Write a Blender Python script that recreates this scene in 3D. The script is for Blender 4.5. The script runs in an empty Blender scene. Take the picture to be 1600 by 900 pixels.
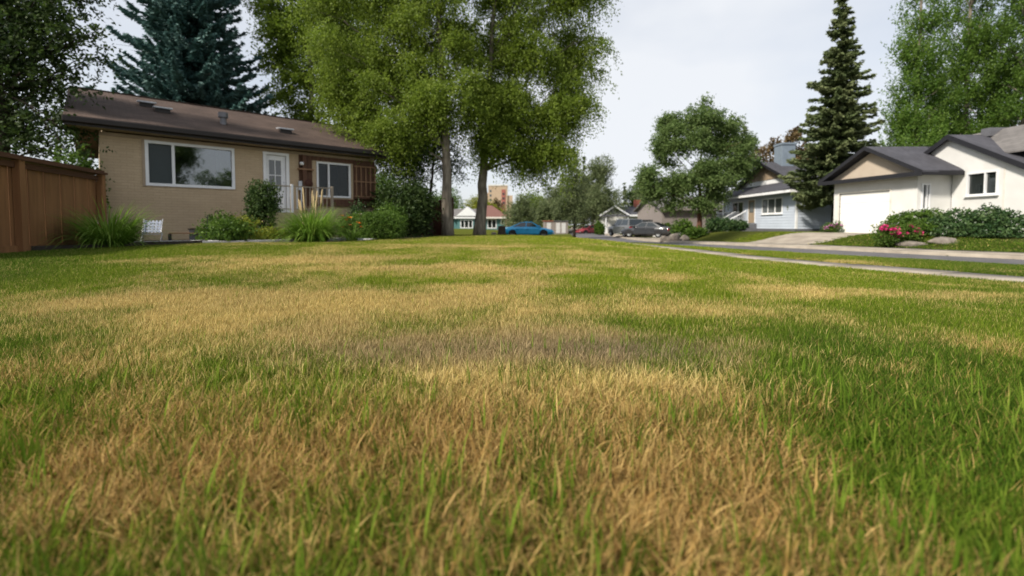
import bpy, math, random
import numpy as np
from mathutils import Vector, Matrix

S = bpy.context.scene
C = S.collection
R = math.radians
rng = np.random.default_rng(7)
random.seed(7)

# ------------------------------------------------------------------ camera
PITCH = 2.5
cam_d = bpy.data.cameras.new("camera")
cam = bpy.data.objects.new("camera", cam_d)
C.objects.link(cam)
cam_d.sensor_width = 36.0
cam_d.lens = 16.0
cam_d.shift_y = -0.042
cam_d.clip_start = 0.05
cam_d.clip_end = 3000
cam.location = (0, 0, 0.7)
cam.rotation_euler = (R(90 - PITCH), 0, 0)
cam_d.dof.use_dof = True
cam_d.dof.focus_distance = 3.0
cam_d.dof.aperture_fstop = 1.35
S.camera = cam

# ------------------------------------------------------------------ sky and sun
SUN_EL, SUN_AZ = R(42), R(232)          # azimuth clockwise from +Y: the sun stands behind the viewer's left shoulder
W = bpy.data.worlds.new("World")
S.world = W
W.use_nodes = True
wn, wl = W.node_tree.nodes, W.node_tree.links
wn.clear()
sky = wn.new("ShaderNodeTexSky")
sky.sky_type = 'NISHITA'
sky.sun_disc = False
sky.sun_elevation = SUN_EL
sky.sun_rotation = SUN_AZ
sky.air_density = 1.0
sky.dust_density = 2.0
tc = wn.new("ShaderNodeTexCoord")
mp = wn.new("ShaderNodeMapping"); mp.inputs['Scale'].default_value = (1.0, 1.0, 2.2)
nz = wn.new("ShaderNodeTexNoise"); nz.inputs['Scale'].default_value = 1.3; nz.inputs['Detail'].default_value = 5; nz.inputs['Roughness'].default_value = 0.5
rmp = wn.new("ShaderNodeMapRange")
rmp.inputs['From Min'].default_value = 0.32; rmp.inputs['From Max'].default_value = 0.62
rmp.inputs['To Min'].default_value = 0.42; rmp.inputs['To Max'].default_value = 0.95
mixs = wn.new("ShaderNodeMix"); mixs.data_type = 'RGBA'
mixs.inputs['B'].default_value = (5.95, 6.12, 6.4, 1)
bg = wn.new("ShaderNodeBackground"); bg.inputs['Strength'].default_value = 0.1
wo = wn.new("ShaderNodeOutputWorld")
wl.new(tc.outputs['Generated'], mp.inputs['Vector']); wl.new(mp.outputs[0], nz.inputs['Vector'])
wl.new(nz.outputs['Fac'], rmp.inputs['Value']); wl.new(rmp.outputs[0], mixs.inputs['Factor'])
wl.new(sky.outputs[0], mixs.inputs['A']); wl.new(mixs.outputs['Result'], bg.inputs['Color'])
wl.new(bg.outputs[0], wo.inputs['Surface'])

sd_ = bpy.data.lights.new("sun", 'SUN')
sun = bpy.data.objects.new("sun", sd_)
C.objects.link(sun)
sd_.energy = 4.2
sd_.angle = R(7)
sd_.color = (1.0, 0.92, 0.80)
sv = Vector((math.sin(SUN_AZ) * math.cos(SUN_EL), math.cos(SUN_AZ) * math.cos(SUN_EL), math.sin(SUN_EL)))
sun.rotation_euler = sv.to_track_quat('Z', 'Y').to_euler()
sun.location = (0, 0, 60)

S.view_settings.view_transform = 'Standard'
S.view_settings.look = 'None'
S.view_settings.exposure = 0.6
S.view_settings.gamma = 1.0
S.render.engine = 'CYCLES'
S.cycles.max_bounces = 6
S.cycles.diffuse_bounces = 3
S.cycles.glossy_bounces = 3
S.cycles.transmission_bounces = 4
S.cycles.transparent_max_bounces = 8
S.cycles.caustics_reflective = False
S.cycles.caustics_refractive = False
S.cycles.use_denoising = True

# ------------------------------------------------------------------ where things stand
FPX, CX, CY = 711.11, 800.0, 383.0
_p = R(PITCH)
def ray(px, py):
    xc, yc = (px - CX) / FPX, -(py - CY) / FPX
    f, u = Vector((0, math.cos(_p), -math.sin(_p))), Vector((0, math.sin(_p), math.cos(_p)))
    d = Vector((xc, 0, 0)) + u * yc + f
    return d / d.y
def at(px, py, Y):
    return Vector((0, 0, 0.7)) + ray(px, py) * Y
def xat(px, Y): return (px - CX) / FPX * Y

def ss(a, b, v):
    t = np.clip((np.asarray(v, dtype=float) - a) / (b - a), 0, 1)
    return t * t * (3 - 2 * t)

def catmull(P, n=8):
    P = [np.array(p, float) for p in P]
    P = [2 * P[0] - P[1]] + P + [2 * P[-1] - P[-2]]
    out = []
    for i in range(1, len(P) - 2):
        a, b, c, d = P[i - 1:i + 3]
        for k in range(n):
            t = k / n
            out.append(.5 * ((2 * b) + (c - a) * t + (2 * a - 5 * b + 4 * c - d) * t * t + (3 * b - a - 3 * c + d) * t ** 3))
    out.append(P[-2])
    return np.array(out)

ROAD = catmull([(20, -14), (17.6, -4), (15.8, 4), (13.3, 11), (10.9, 17), (9.5, 22), (8.6, 28), (8.4, 36), (9, 48), (11, 70), (16, 110)])
SIDE = catmull([(10.5, -6), (8.3, 1), (6.9, 6), (5.75, 9), (5.25, 12), (5.0, 18), (4.9, 24), (4.8, 30)])
BRANCH = catmull([(9.0, 38.5), (5.5, 40.6), (1.5, 42.4), (-5, 44), (-16, 45.5), (-34, 46.5)])

def sdist(poly, x, y):
    """signed distance to a polyline, right side positive"""
    x = np.asarray(x, float); y = np.asarray(y, float)
    best = np.full(x.shape, 1e9); sg = np.ones(x.shape)
    for a, b in zip(poly[:-1], poly[1:]):
        d = b - a
        t = np.clip(((x - a[0]) * d[0] + (y - a[1]) * d[1]) / (d @ d), 0, 1)
        ex, ey = x - a[0] - t * d[0], y - a[1] - t * d[1]
        q = np.hypot(ex, ey)
        m = q < best
        best = np.where(m, q, best)
        sg = np.where(m, np.where(ex * d[1] - ey * d[0] >= 0, 1.0, -1.0), sg)
    return best * sg

HW = 2.2
def road_z(y): return -0.30 - 0.30 * ss(17, 40, y)
def height(x, y):
    x = np.asarray(x, float); y = np.asarray(y, float)
    s = sdist(ROAD, x, y)
    b = np.abs(sdist(BRANCH, x, y))
    zl = 0.2 * ss(2, 12, y) * (1 - ss(0, 5, x)) - .06 * ss(2.5, 6, x) - (0.2 + 0.3 * ss(-9, 0, x)) * ss(19.5, 41, y)
    zr = 0.28 - 0.85 * ss(31, 45, y)
    rz = road_z(y)
    wl_, wr_ = ss(HW + .1, 6.5, -s), ss(HW + 1.6, 7.0, s)
    side = np.where(s < 0, (rz + .09) * (1 - wl_) + zl * wl_, (rz + .09) * (1 - wr_) + zr * wr_)
    z = np.where(np.abs(s) < HW + .05, rz - .12, side)
    z = np.where((b < 2.0) & (np.abs(s) > HW + .05), np.minimum(z, -.6 - .06), z)
    wb = ss(2.0, 5, b)
    z = np.where((b >= 2.0) & (np.abs(s) > HW + .05) & (s < 0), (-.52) * (1 - wb) + z * wb, z)
    return z
def hz(x, y): return float(height(np.array([x]), np.array([y]))[0])

# ------------------------------------------------------------------ materials
def new_mat(name):
    m = bpy.data.materials.new(name)
    m.use_nodes = True
    nt = m.node_tree
    return m, nt, nt.nodes, nt.links, nt.nodes["Principled BSDF"]

def mat(name, col, col2=None, scale=6.0, rough=0.8, bump=0.0, bscale=None, metal=0.0, stretch=(1, 1, 1), spec=0.3, detail=4):
    m, nt, N, L, P = new_mat(name)
    P.inputs['Roughness'].default_value = rough
    P.inputs['Metallic'].default_value = metal
    P.inputs['Specular IOR Level'].default_value = spec
    t = N.new("ShaderNodeTexCoord")
    mpn = N.new("ShaderNodeMapping"); mpn.inputs['Scale'].default_value = stretch
    L.new(t.outputs['Object'], mpn.inputs['Vector'])
    n = N.new("ShaderNodeTexNoise"); n.inputs['Scale'].default_value = scale; n.inputs['Detail'].default_value = detail
    L.new(mpn.outputs[0], n.inputs['Vector'])
    col2 = col2 or tuple(c * 0.78 for c in col)
    r = N.new("ShaderNodeValToRGB")
    r.color_ramp.elements[0].position = .3; r.color_ramp.elements[1].position = .7
    r.color_ramp.elements[0].color = (*col2, 1); r.color_ramp.elements[1].color = (*col, 1)
    L.new(n.outputs['Fac'], r.inputs['Fac']); L.new(r.outputs[0], P.inputs['Base Color'])
    if bump:
        n2 = N.new("ShaderNodeTexNoise"); n2.inputs['Scale'].default_value = bscale or scale * 4; n2.inputs['Detail'].default_value = 5
        L.new(mpn.outputs[0], n2.inputs['Vector'])
        b = N.new("ShaderNodeBump"); b.inputs['Strength'].default_value = bump; b.inputs['Distance'].default_value = .02
        L.new(n2.outputs['Fac'], b.inputs['Height']); L.new(b.outputs[0], P.inputs['Normal'])
    return m

def brick_mat(name, c1, c2, mortar, bw, bh, bump, rough=.85, plane='xz', noise=.12):
    """courses of brick, block or shingle as fine relief on a far surface; plane names the two local axes"""
    m, nt, N, L, P = new_mat(name)
    P.inputs['Roughness'].default_value = rough
    P.inputs['Specular IOR Level'].default_value = .25
    t = N.new("ShaderNodeTexCoord")
    sp = N.new("ShaderNodeSeparateXYZ"); cb = N.new("ShaderNodeCombineXYZ")
    L.new(t.outputs['Object'], sp.inputs[0])
    ax = {'x': 'X', 'y': 'Y', 'z': 'Z'}
    L.new(sp.outputs[ax[plane[0]]], cb.inputs['X']); L.new(sp.outputs[ax[plane[1]]], cb.inputs['Y'])
    bt = N.new("ShaderNodeTexBrick")
    bt.inputs['Scale'].default_value = 1.0
    bt.inputs['Brick Width'].default_value = bw; bt.inputs['Row Height'].default_value = bh
    bt.inputs['Mortar Size'].default_value = .006; bt.inputs['Mortar Smooth'].default_value = .3
    bt.inputs['Color1'].default_value = (*c1, 1); bt.inputs['Color2'].default_value = (*c2, 1); bt.inputs['Mortar'].default_value = (*mortar, 1)
    L.new(cb.outputs[0], bt.inputs['Vector'])
    n = N.new("ShaderNodeTexNoise"); n.inputs['Scale'].default_value = 1.3; n.inputs['Detail'].default_value = 6
    L.new(t.outputs['Object'], n.inputs['Vector'])
    mr = N.new("ShaderNodeMapRange"); mr.inputs['To Min'].default_value = 1 - noise * 2; mr.inputs['To Max'].default_value = 1 + noise * 2
    L.new(n.outputs['Fac'], mr.inputs['Value'])
    mx = N.new("ShaderNodeMix"); mx.data_type = 'RGBA'; mx.blend_type = 'MULTIPLY'; mx.inputs['Factor'].default_value = 1
    L.new(bt.outputs['Color'], mx.inputs['A']); L.new(mr.outputs[0], mx.inputs['B'])
    L.new(mx.outputs['Result'], P.inputs['Base Color'])
    n2 = N.new("ShaderNodeTexNoise"); n2.inputs['Scale'].default_value = 25; L.new(t.outputs['Object'], n2.inputs['Vector'])
    ad = N.new("ShaderNodeMath"); ad.operation = 'MULTIPLY_ADD'; ad.inputs[1].default_value = -1.0
    L.new(bt.outputs['Fac'], ad.inputs[0]); L.new(n2.outputs['Fac'], ad.inputs[2])
    b = N.new("ShaderNodeBump"); b.inputs['Strength'].default_value = bump; b.inputs['Distance'].default_value = .02
    L.new(ad.outputs[0], b.inputs['Height']); L.new(b.outputs[0], P.inputs['Normal'])
    return m

def leaf_mat(name, c_dark, c_mid, c_light, trans=.35, rough=.55):
    m, nt, N, L, P = new_mat(name)
    P.inputs['Roughness'].default_value = rough
    P.inputs['Specular IOR Level'].default_value = .25
    a = N.new("ShaderNodeAttribute"); a.attribute_name = 'v'
    r = N.new("ShaderNodeValToRGB")
    e = r.color_ramp.elements
    e[0].position = 0; e[0].color = (*c_dark, 1); e[1].position = 1; e[1].color = (*c_light, 1)
    k = e.new(.5); k.color = (*c_mid, 1)
    L.new(a.outputs['Fac'], r.inputs['Fac']); L.new(r.outputs[0], P.inputs['Base Color'])
    tr = N.new("ShaderNodeBsdfTranslucent"); L.new(r.outputs[0], tr.inputs['Color'])
    mx = N.new("ShaderNodeMixShader"); mx.inputs[0].default_value = trans
    L.new(P.outputs[0], mx.inputs[1]); L.new(tr.outputs[0], mx.inputs[2])
    L.new(mx.outputs[0], N["Material Output"].inputs['Surface'])
    return m

def glass_mat(name, tint=(.50, .57, .57), ior=2.4):
    m, nt, N, L, P = new_mat(name)
    N.remove(P)
    g = N.new("ShaderNodeBsdfGlossy"); g.inputs['Roughness'].default_value = .03; g.inputs['Color'].default_value = (.95, .97, 1, 1)
    t = N.new("ShaderNodeBsdfTransparent"); t.inputs['Color'].default_value = (*tint, 1)
    f = N.new("ShaderNodeFresnel"); f.inputs['IOR'].default_value = ior
    mx = N.new("ShaderNodeMixShader")
    L.new(f.outputs[0], mx.inputs[0]); L.new(t.outputs[0], mx.inputs[1]); L.new(g.outputs[0], mx.inputs[2])
    L.new(mx.outputs[0], N["Material Output"].inputs['Surface'])
    return m

def paint(name, col, rough=.25, coat=.6, metal=0.0):
    m = mat(name, col, tuple(c * .93 for c in col), 3, rough, metal=metal, spec=.5)
    m.node_tree.nodes["Principled BSDF"].inputs['Coat Weight'].default_value = coat
    return m

M = dict(
    tan=brick_mat('tan painted brick', (.43, .33, .215), (.46, .355, .235), (.37, .285, .185), .30, .085, .6, plane='xz', noise=.08),
    roof_brown=brick_mat('brown shingles', (.064, .044, .036), (.088, .061, .050), (.042, .029, .024), .33, .14, .8, plane='xy', noise=.28),
    roof_dark=brick_mat('charcoal shingles', (.052, .052, .062), (.068, .068, .080), (.036, .036, .044), .33, .14, .4, plane='yx', noise=.15),
    roof_grey=brick_mat('grey shingles', (.125, .118, .115), (.17, .16, .155), (.08, .076, .074), .33, .14, .5, plane='yx', noise=.15),
    roof_red=mat('red brown shingles', (.17, .085, .07), None, 3, .9),
    dark_trim=mat('dark brown gutter', (.022, .017, .015), None, 4, .45),
    soffit=mat('beige soffit', (.36, .28, .2), None, 4, .7),
    black_trim=mat('black fascia', (.018, .018, .022), None, 5, .5),
    white=mat('white paint', (.74, .75, .76), (.66, .67, .69), 3, .5),
    cream_trim=mat('cream trim', (.70, .67, .61), None, 3, .6),
    stucco=mat('off white stucco', (.68, .68, .665), (.58, .575, .555), 1.1, .9, .5, 40, detail=9),
    stucco_tan=mat('tan stucco', (.47, .40, .32), (.42, .35, .28), 2, .9, .4, 40),
    garage=mat('white garage door', (.80, .80, .77), (.76, .76, .73), 1, .55),
    siding=mat('pale blue grey siding', (.49, .545, .63), (.45, .50, .58), 1.2, .6, .1, 20),
    siding_white=mat('white siding', (.80, .81, .82), None, 2, .6),
    chimney=mat('blue grey chimney cladding', (.19, .235, .29), None, 2, .6),
    board_tan=mat('weathered tan boards', (.33, .255, .175), (.26, .20, .14), 5, .8, .2, 20, stretch=(1, 1, .2)),
    fence=mat('stained cedar', (.27, .135, .058), (.17, .082, .035), 3.5, .6, .3, 18, stretch=(3, 3, .25)),
    fence_top=mat('dark stained cedar', (.105, .048, .026), (.07, .032, .018), 3, .6, .3, 18, stretch=(.4, .4, 3)),
    fence_post=mat('pale worn cedar', (.25, .125, .055), (.18, .085, .036), 3, .65, .3, 18, stretch=(3, 3, .25)),
    redwood=mat('dark red brown boards', (.075, .028, .017), (.045, .018, .012), 4, .75, .3, 18, stretch=(3, 3, .25)),
    wood=mat('brown timber cladding', (.11, .052, .028), (.07, .033, .018), 4, .65, .25, 18, stretch=(3, 3, .3)),
    wood_light=mat('light brown timber', (.27, .155, .085), (.20, .115, .065), 4, .7, .2, 18),
    sleeper=mat('dark garden sleeper', (.042, .034, .027), None, 6, .9, .4),
    soil=mat('dark mulch', (.055, .038, .026), (.03, .021, .015), 30, .95, .8, 60),
    concrete=mat('pale concrete', (.34, .30, .245), (.22, .19, .155), 1.7, .9, .3, 60, detail=8),
    slab=mat('pale paving', (.55, .54, .54), (.46, .45, .45), 3, .85, .2, 40),
    asphalt=mat('grey asphalt', (.13, .126, .13), (.082, .080, .086), 2.2, .9, .4, 120, detail=8),
    bark=mat('grey poplar bark', (.27, .235, .19), (.095, .078, .06), 5, .95, 1.0, 9, stretch=(1.6, 1.6, .35), detail=8),
    bark_red=mat('red brown bark', (.16, .075, .048), (.09, .042, .028), 6, .95, .8, 14, stretch=(1.5, 1.5, .3)),
    bark_dark=mat('dark bark', (.055, .042, .032), (.03, .023, .018), 6, .95, .8, 14, stretch=(1.5, 1.5, .3)),
    stem=mat('green stems', (.07, .075, .025), None, 8, .8),
    glass=glass_mat('window glass'),
    glass_low=glass_mat('anti glare glass', (.6, .68, .66), 1.35),
    glass_dark=mat('dark far glass', (.012, .017, .017), None, 2, .05, spec=.9),
    glass_grey=mat('curtained far glass', (.10, .11, .11), (.06, .068, .068), 3, .08, spec=.8, stretch=(4, 4, .3)),
    screen=mat('dark insect screen', (.030, .043, .045), None, 30, .35, spec=.35),
    blind=mat('pale blind slats', (.22, .25, .25), None, 3, .6),  # slat colour darkened to stand for the dim interior
    curtain=mat('dark teal curtain', (.035, .055, .058), (.02, .032, .034), 14, .9, stretch=(2.5, 2.5, .05)),
    curtain_light=mat('pale aqua curtain', (.50, .62, .58), (.42, .54, .50), 14, .9, stretch=(2.5, 2.5, .05)),
    room=mat('dim room wall', (.10, .10, .09), None, 3, .9),
    metal_grey=mat('grey sheet metal', (.17, .17, .185), None, 4, .45, metal=.3),
    metal_pale=mat('pale sheet metal', (.50, .52, .55), None, 4, .4, metal=.2),
    iron=mat('black iron', (.02, .02, .021), None, 4, .5),
    rail_tan=mat('worn tan railing', (.30, .25, .19), None, 4, .6),
    rubber=mat('tyre rubber', (.018, .018, .019), None, 6, .85),
    rim=mat('alloy rim', (.20, .21, .22), None, 4, .5, metal=.5),
    rim_white=mat('white hub', (.66, .67, .68), None, 4, .4),
    car_glass=mat('car glass', (.012, .02, .024), None, 3, .06, spec=.9),
    plastic=mat('black plastic', (.02, .02, .022), None, 6, .6),
    lamp_red=mat('red lamp lens', (.42, .02, .025), None, 5, .2, spec=.6),
    lamp_clear=mat('clear lamp lens', (.62, .66, .68), None, 5, .12, spec=.8),
    plate=mat('white number plate', (.7, .7, .7), None, 5, .4),
    blue_paint=paint('bright blue paint', (.012, .33, .66)),
    grey_paint=paint('charcoal paint', (.035, .038, .045)),
    black_paint=paint('black paint', (.012, .013, .015)),
    silver_paint=paint('dull silver paint', (.13, .135, .14), .35, .4, .2),
    red_paint=paint('faded red paint', (.32, .055, .075)),
    cream_paint=paint('cream paint', (.58, .52, .44)),
    rock=mat('grey brown boulder', (.27, .235, .20), (.11, .095, .08), 3.5, .95, 1.0, 12, detail=8),
    teal=mat('teal wall', (.085, .20, .205), None, 2, .7),
    brick_far=brick_mat('beige tower brick', (.40, .30, .215), (.44, .335, .24), (.34, .27, .20), .6, .3, .2, plane='xz'),
    brick_red=mat('red brick panel', (.34, .12, .10), None, 1, .9),
    brick_chim=mat('red brick chimney', (.30, .105, .07), None, 5, .9),
    grey_wall=mat('warm grey wall', (.235, .205, .19), (.21, .183, .17), 1.2, .8, .15, 14),
    chair_white=mat('white woven webbing', (.44, .46, .52), (.13, .17, .27), 34, .7),
    petal_pink=mat('hot pink petals', (.62, .035, .20), (.45, .02, .13), 9, .6),
    petal_lilac=mat('lilac pink petals', (.55, .22, .45), (.45, .16, .34), 9, .6),
    petal_orange=mat('orange petals', (.75, .22, .015), (.6, .14, .01), 9, .6),
    petal_white=mat('white petals', (.75, .74, .72), None, 9, .6),
    plume=mat('straw plume', (.52, .40, .22), (.40, .30, .16), 9, .9),
    lf_poplar=leaf_mat('poplar leaves', (.085, .130, .014), (.165, .24, .026), (.27, .34, .06), .55),
    lf_column=leaf_mat('columnar poplar leaves', (.042, .098, .012), (.095, .18, .022), (.175, .265, .05), .45),
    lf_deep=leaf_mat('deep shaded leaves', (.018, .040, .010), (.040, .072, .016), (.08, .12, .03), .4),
    lf_olive=leaf_mat('olive street tree leaves', (.075, .13, .036), (.135, .205, .058), (.21, .28, .10), .5),
    lf_bright=leaf_mat('fresh leaves', (.085, .14, .014), (.165, .245, .026), (.26, .34, .055), .5),
    lf_dark=leaf_mat('dark leaves', (.022, .046, .012), (.048, .088, .02), (.095, .145, .036), .35),
    lf_hedge=leaf_mat('hedge leaves', (.035, .078, .010), (.072, .138, .016), (.135, .215, .034), .35),
    lf_shrub=leaf_mat('deep green shrub leaves', (.020, .050, .018), (.045, .090, .028), (.10, .155, .055), .2, .4),
    lf_yellow=leaf_mat('yellow green leaves', (.11, .14, .012), (.20, .225, .02), (.32, .32, .035), .35),
    lf_blade=leaf_mat('arching grass blades', (.07, .15, .014), (.14, .26, .026), (.25, .37, .065), .4),
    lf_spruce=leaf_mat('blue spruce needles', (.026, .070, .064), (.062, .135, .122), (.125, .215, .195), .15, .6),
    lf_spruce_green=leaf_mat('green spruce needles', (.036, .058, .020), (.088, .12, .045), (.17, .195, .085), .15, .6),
    lf_brown=leaf_mat('rusty brown needles', (.070, .045, .018), (.125, .085, .036), (.18, .13, .06), .2, .7),
    lf_silver=leaf_mat('grey green far leaves', (.075, .105, .040), (.125, .160, .065), (.19, .22, .105), .35),
)

# ------------------------------------------------------------------ mesh helpers
def link(o, parent=None):
    C.objects.link(o)
    if parent is not None: o.parent = parent
    return o

def mesh_np(name, V, F, m, parent=None, attrs=None, smooth=False):
    V = np.asarray(V, np.float32); F = np.asarray(F, np.int32)
    k = F.shape[1]
    me = bpy.data.meshes.new(name)
    me.vertices.add(len(V)); me.vertices.foreach_set("co", V.ravel())
    me.loops.add(F.size); me.loops.foreach_set("vertex_index", F.ravel())
    me.polygons.add(len(F)); me.polygons.foreach_set("loop_start", np.arange(0, F.size, k, dtype=np.int32))
    if smooth: me.polygons.foreach_set("use_smooth", np.ones(len(F), bool))
    for an, av in (attrs or {}).items():
        at_ = me.attributes.new(an, 'FLOAT', 'POINT'); at_.data.foreach_set("value", np.asarray(av, np.float32))
    me.update(calc_edges=True)
    if m: me.materials.append(m)
    return link(bpy.data.objects.new(name, me), parent)

class MB:
    def __init__(s): s.v, s.f = [], []
    def add(s, vs, fs):
        b = len(s.v); s.v += [tuple(v) for v in vs]; s.f += [tuple(i + b for i in f) for f in fs]; return s
    def box(s, x0, x1, y0, y1, z0, z1, fr=None):
        vs = [(x, y, z) for x in (x0, x1) for y in (y0, y1) for z in (z0, z1)]
        if fr: vs = [fr(*v) for v in vs]
        return s.add(vs, [(0, 1, 3, 2), (4, 6, 7, 5), (0, 4, 5, 1), (2, 3, 7, 6), (0, 2, 6, 4), (1, 5, 7, 3)])
    def prism(s, pts, off):
        """polygon pts extruded by vector off"""
        n = len(pts); off = Vector(off); a = [Vector(p) for p in pts]; b = [p + off for p in a]
        return s.add(a + b, [tuple(range(n))[::-1], tuple(range(n, 2 * n))] + [(i, (i + 1) % n, n + (i + 1) % n, n + i) for i in range(n)])
    def tube(s, pts, rad, n=8, cap=True):
        pts = [Vector(p) for p in pts]
        if not hasattr(rad, '__len__'): rad = [rad] * len(pts)
        rings = []; up0 = Vector((0, 0, 1))
        for i, p in enumerate(pts):
            d = (pts[min(i + 1, len(pts) - 1)] - pts[max(i - 1, 0)]).normalized()
            u = d.cross(up0 if abs(d.z) < .95 else Vector((1, 0, 0))).normalized(); w = d.cross(u)
            rings.append([p + (u * math.cos(2 * math.pi * k / n) + w * math.sin(2 * math.pi * k / n)) * rad[i] for k in range(n)])
        fs = [(i * n + k, i * n + (k + 1) % n, (i + 1) * n + (k + 1) % n, (i + 1) * n + k) for i in range(len(pts) - 1) for k in range(n)]
        if cap: fs += [tuple(range(n))[::-1], tuple(range((len(pts) - 1) * n, len(pts) * n))]
        return s.add([v for r in rings for v in r], fs)
    def lathe(s, prof, axis_o, axis_d, n=20):
        o, d = Vector(axis_o), Vector(axis_d).normalized()
        u = d.cross(Vector((0, 0, 1)) if abs(d.z) < .9 else Vector((1, 0, 0))).normalized(); w = d.cross(u)
        vs = [o + d * h + (u * math.cos(2 * math.pi * k / n) + w * math.sin(2 * math.pi * k / n)) * r for r, h in prof for k in range(n)]
        fs = [(i * n + k, i * n + (k + 1) % n, (i + 1) * n + (k + 1) % n, (i + 1) * n + k) for i in range(len(prof) - 1) for k in range(n)]
        return s.add(vs, fs)
    def obj(s, name, m, parent=None, smooth=False, org=None, label=None, bevel=0):
        me = bpy.data.meshes.new(name)
        v = s.v if org is None else [tuple(Vector(p) - Vector(org)) for p in s.v]
        me.from_pydata(v, [], s.f); me.materials.append(m)
        if smooth: me.polygons.foreach_set("use_smooth", [True] * len(me.polygons))
        me.update()
        o = link(bpy.data.objects.new(name, me), parent)
        if label: o['label'] = label
        if bevel:
            b = o.modifiers.new("bevel", 'BEVEL'); b.width = bevel; b.segments = 2; b.limit_method = 'ANGLE'
        return o

def box(name, m, parent, *a, fr=None, org=None, label=None, bevel=0): return MB().box(*a, fr=fr).obj(name, m, parent, org=org, label=label, bevel=bevel)

def tag(o, label, cat, group=None):
    o['label'] = label; o['category'] = cat
    if group: o['group'] = group
    return o
def thing(name, label, cat, loc=(0, 0, 0), rz=0, group=None):
    o = bpy.data.objects.new(name, None); o.empty_display_size = .2
    C.objects.link(o); o.location = loc; o.rotation_euler = (0, 0, rz)
    return tag(o, label, cat, group)
def struct(o): o['kind'] = 'structure'; return o
def stuff(o): o['kind'] = 'stuff'; return o

class Frame:
    """a wall's own axes: u along it, n inward, z up"""
    def __init__(s, o, u): s.o = Vector((o[0], o[1], 0)); s.u = Vector((u[0], u[1], 0)).normalized(); s.n = Vector((-s.u.y, s.u.x, 0))
    def __call__(s, u, n, z): return s.o + s.u * u + s.n * n + Vector((0, 0, z))

def wall_open(fr, U, Z0, Z1, th, openings, name, m, parent, org=None, top=None):
    us = sorted({0, U, *[o[0] for o in openings], *[o[1] for o in openings]})
    zs = sorted({Z0, Z1, *[o[2] for o in openings], *[o[3] for o in openings]})
    solid = lambda i, j: 0 <= i < len(us) - 1 and 0 <= j < len(zs) - 1 and not any(o[0] - 1e-6 <= us[i] and us[i + 1] <= o[1] + 1e-6 and o[2] - 1e-6 <= zs[j] and zs[j + 1] <= o[3] + 1e-6 for o in openings)
    b = MB()
    q = lambda p: b.add([fr(*x) for x in p], [(0, 1, 2, 3)])
    for i in range(len(us) - 1):
        for j in range(len(zs) - 1):
            if not solid(i, j): continue
            a, c, d, e = us[i], us[i + 1], zs[j], zs[j + 1]
            q([(a, 0, d), (c, 0, d), (c, 0, e), (a, 0, e)]); q([(c, th, d), (a, th, d), (a, th, e), (c, th, e)])
            if not solid(i - 1, j): q([(a, th, d), (a, 0, d), (a, 0, e), (a, th, e)])
            if not solid(i + 1, j): q([(c, 0, d), (c, th, d), (c, th, e), (c, 0, e)])
            if not solid(i, j - 1): q([(a, th, d), (c, th, d), (c, 0, d), (a, 0, d)])
            if not solid(i, j + 1): q([(a, 0, e), (c, 0, e), (c, th, e), (a, th, e)])
    return b.obj(name, m, parent, org=org)

def window(fr, u0, u1, z0, z1, parent, mull=(), hbars=(), fw=.06, proud=.03, m='white', glass='glass', org=None, sill=0, name='window', glass_n=.04):
    """frame as the part, panes and sill as its sub-parts"""
    b = MB()
    b.box(u0, u1, -proud, .08, z1 - fw, z1, fr); b.box(u0, u1, -proud, .08, z0, z0 + fw, fr)
    b.box(u0, u0 + fw, -proud, .08, z0 + fw, z1 - fw, fr); b.box(u1 - fw, u1, -proud, .08, z0 + fw, z1 - fw, fr)
    for k in mull: b.box(k - fw * .45, k + fw * .45, -proud + .006, .074, z0 + fw, z1 - fw, fr)
    for k in hbars: b.box(u0 + fw, u1 - fw, -proud + .012, .068, k - fw * .25, k + fw * .25, fr)
    w = b.obj(name, M[m], parent, org=org)
    e = [u0 + fw] + list(mull) + [u1 - fw]
    for i in range(len(e) - 1):
        a = e[i] + (fw * .45 if i else 0); c = e[i + 1] - (fw * .45 if i < len(e) - 2 else 0)
        box('pane', M[glass], w, a, c, glass_n, glass_n + .006, z0 + fw, z1 - fw, fr=fr, org=org)
    if sill: box('sill', M[m], w, u0 - .05, u1 + .05, -proud - .06, .02, z0 - .05, z0 - .002, fr=fr, org=org)
    return w

# ------------------------------------------------------------------ ground, road, pavements
BED = np.array([(-9.55, 8.75), (-7.75, 11.6), (-5.95, 12.55), (-4.9, 13.2), (-4.0, 15.0), (-3.1, 17.6), (-3.0, 26), (-40, 26), (-40, 8.75)])
def in_poly(poly, x, y):
    x = np.asarray(x, float); y = np.asarray(y, float); ins = np.zeros(x.shape, bool)
    for a, b in zip(poly, np.roll(poly, -1, 0)):
        c = ((a[1] > y) != (b[1] > y)) & (x < (b[0] - a[0]) * (y - a[1]) / (b[1] - a[1] + 1e-12) + a[0])
        ins ^= c
    return ins

def vnoise(x, y, sc, seed):
    g = np.random.default_rng(seed).random((64, 64))
    u, v = np.asarray(x) / sc + 31.7, np.asarray(y) / sc + 17.3
    i, j = np.floor(u).astype(int), np.floor(v).astype(int); a, b = u - i, v - j
    a, b = a * a * (3 - 2 * a), b * b * (3 - 2 * b)
    G = lambda p, q: g[p % 64, q % 64]
    return (G(i, j) * (1 - a) + G(i + 1, j) * a) * (1 - b) + (G(i, j + 1) * (1 - a) + G(i + 1, j + 1) * a) * b

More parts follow.
